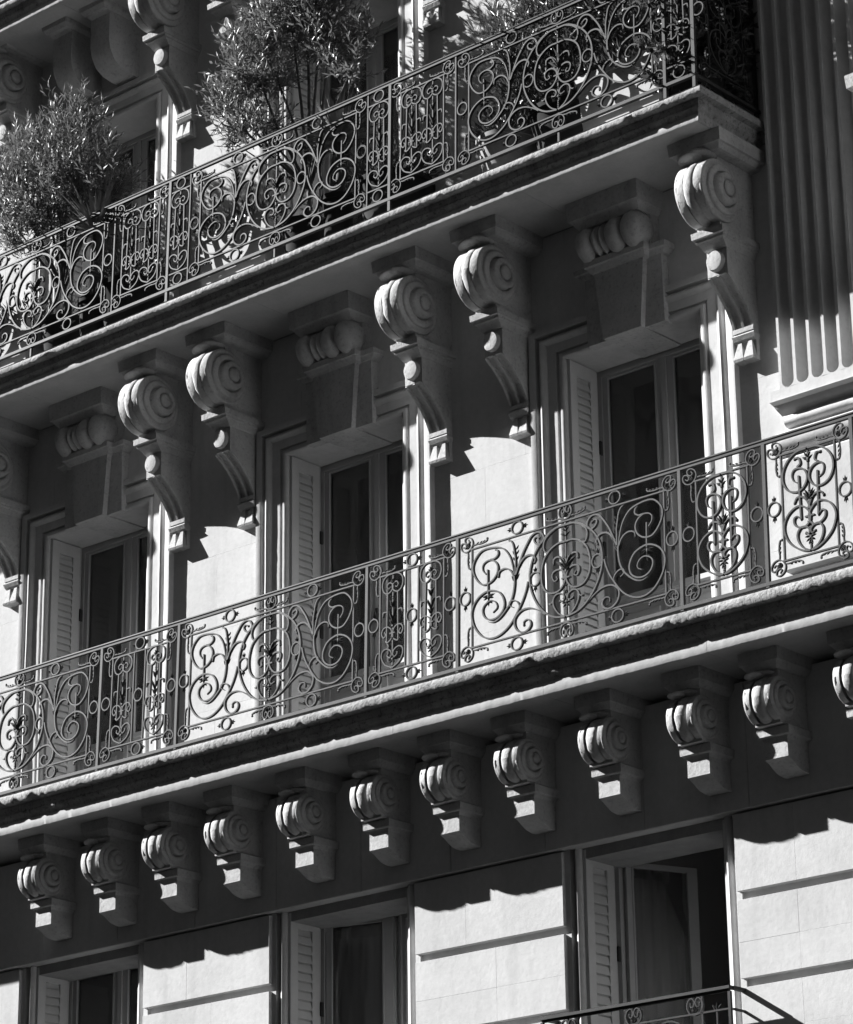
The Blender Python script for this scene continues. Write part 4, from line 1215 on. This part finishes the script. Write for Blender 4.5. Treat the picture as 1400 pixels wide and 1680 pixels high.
shrub('olive_shrub', 'tall olive shrub with open stems and a cane stake above the middle of the railing', (-2.50, -.47, ZB),
      [(-.05, -.13, 2.10, .40, 0.26, .24), (-.46, -.13, 1.88, .32, 0.26, .28), (-.62, -.13, 1.50, .20, 0.20, .20), (.28, -.13, 2.06, .32, 0.26, .30), (.36, -.13, 1.70, .24, 0.22, .16), (-.22, -.13, 1.68, .26, 0.24, .16), (.60, -.13, 1.40, .18, 0.18, .12), (-.38, -.13, 1.28, .22, 0.20, .14), (-.84, -.13, 1.63, .08, 0.10, .12), (.74, -.13, 1.62, .08, 0.08, .10), (.10, -.13, 2.40, .40, 0.26, .2), (-.70, -.13, 1.26, .10, 0.10, .08)],
      640, .084, .0175, 15, M_OLIVE, upb=.7, twl=(.16, .42), potspec=(.15, .18, .34), stakes=((.02, .0, .30, 1.85, .0), (.12, .02, .30, 1.45, .015)))
shrub('oleander', 'loose oleander with long pointed leaves pushing through the railing near the balcony corner', (.02, -.42, ZB),
      [(-.35, 0, 1.12, .40, .26, .28), (.05, 0, 1.22, .45, .26, .30), (.45, 0, 1.08, .40, .26, .32), (-.05, 0, .72, .62, .24, .28), (-.62, 0, 1.20, .14, .14, .32), (-.25, 0, 1.40, .16, .14, .26), (.30, 0, 1.42, .25, .16, .25), (.55, 0, .62, .30, .2, .25), (.62, 0, 1.35, .2, .16, .25)],
      520, .120, .020, 12, M_OLEA, potspec=(.22, .30, .38), twl=(.22, .42), upb=.9)
# dense climber closing the end of the balcony
shrub('evergreen_hedge', 'dense dark evergreen filling the corner end of the top balcony, sun spots between its leaves', (1.04, -.38, ZB),
      [(0, 0, .40, .26, .40, .42), (.02, 0, .95, .27, .40, .42), (.02, .05, 1.5, .27, .38, .42), (.0, .1, 2.1, .26, .34, .40), (.02, .22, .7, .24, .24, .6), (.02, .25, 1.3, .24, .2, .5)],
      820, .075, .026, 13, M_DARKLEAF, cat='hedge', potspec=(.20, .22, .36), twl=(.14, .26), upb=.1)

def spiky(label, base, n, ln, potspec, seed, trunk=0.0):
    random.seed(seed)
    t = thing('spiky_plant', label, 'potted plant', base, 'plants on the top balcony')
    pb = MB(); pot(pb, 0, 0, 0, *potspec); link('pot', pb.mesh('pot', True, 40), M_POT, t)
    h = potspec[2]*.9
    if trunk:
        tb = MB(); limb(tb, [(0, 0, h-.05), (.02, .01, h+trunk*.5), (0, 0, h+trunk)], .035, .030, 8); link('trunk', tb.mesh('trunk', True), M_BARK, t)
        h += trunk
    for i in range(n):
        a = random.uniform(0, 2*PI); e = random.uniform(.15, 1.35)
        d = Vector((math.cos(a)*math.cos(e), math.sin(a)*math.cos(e)*.7, math.sin(e)))
        s = d.cross(Vector((0, 0, 1))).normalized()
        mb = MB(); rings = []
        L_ = ln*random.uniform(.6, 1.1); w0 = .017
        for k in range(6):
            f = k/5
            p = Vector((0, 0, h))+d*L_*f-Vector((0, 0, 1))*L_*.22*f*f*(1.2-e*.7)
            wd = w0*(1-f**2.2)+.0008
            nn = s.cross(d)
            rings.append([p+s*wd, p+nn*wd*.35, p-s*wd, p-nn*wd*.15])
        mb.loft(rings)
        link('leaf', mb.mesh('leaf'), M_SPIKE, t)
    return t
spiky('spiky yucca-like plant fanning out under the farthest shrub at the railing', (-4.74, -.57, ZB), 130, .60, (.10, .12, .38), 4, .62)
spiky('smaller spiky plant at the foot of the farthest shrub, nearest the picture edge', (-5.60, -.22, ZB), 60, .48, (.15, .2, .48), 5)
spiky('spiky plant with dark narrow leaves tucked under the tall olive shrub at the handrail', (-2.10, -.55, ZB), 110, .46, (.10, .12, .40), 6, .50)
spiky('low spiky plant behind the scroll panel just before the tall olive shrub', (-3.15, -.20, ZB), 40, .42, (.16, .2, .40), 9)
def planter(label, x, y, r0, r1, h, m, cat='planter', name='planter', leafy=True):
    t = thing(name, label, cat, (x, y, ZB), 'planters on the top balcony')
    mb = MB(); pot(mb, 0, 0, 0, r0, r1, h); link('pot', mb.mesh('pot', True, 40), m, t)
    if leafy:
        V, Fc = [], []
        for _ in range(700):
            q = rv(); p = Vector((q.x*r1*1.3, q.y*r1*1.0, h+.10+q.z*.16))
            leaf(V, Fc, p, (q+Vector((0, 0, .6))).normalized(), rv(), .06, .02)
        me = bpy.data.meshes.new('foliage'); me.from_pydata(V, [], Fc); link('foliage', me, M_OLEA, t, kind='stuff')
    return t
def trough(label, x0, x1, m):
    t = thing('planter_trough', label, 'planter', ((x0+x1)/2, -.555, ZB), 'planters on the top balcony')
    h = (x1-x0)/2
    mb = MB()
    mb.loft([[(-h+o, -.13+o, z), (h-o, -.13+o, z), (h-o, .13-o, z), (-h+o, .13-o, z)] for z, o in ((0, .03), (.42, .0), (.42, -.012), (.47, -.012), (.47, .02), (.40, .02))])
    link('box', mb.mesh('box'), m, t)
    V, Fc = [], []
    for _ in range(int(900*h)):
        q = rv(); p = Vector((random.uniform(-h, h), q.y*.16,   .50+q.z*.13))
        leaf(V, Fc, p, (q+Vector((0, 0, .7))).normalized(), rv(), .09, .022)
    me = bpy.data.meshes.new('foliage'); me.from_pydata(V, [], Fc); link('foliage', me, M_OLEA, t, kind='stuff')
trough('long pale planter trough in broken sunlight behind the scroll panel below the tall olive shrub', -3.45, -2.72, M_POT3)
trough('pale planter trough in broken sunlight behind the scroll panel below the oleander', .28, .98, M_POT3)
trough('pale planter trough behind the railing below the farthest shrub', -6.15, -5.42, M_POT3)
planter('large dark round pot behind the railing between two shrubs', -1.66, -.40, .22, .28, .42, M_POT)
planter('dark round pot at the foot of the oleander, toward the balcony corner', 1.00, -.22, .14, .17, .40, M_POT)
planter('clay pot of low greenery beside the oleander', -.52, -.46, .17, .23, .34, M_POT2)
planter('dark pot behind the railing beside the farthest spiky plants', -4.45, -.44, .2, .27, .44, M_POT)
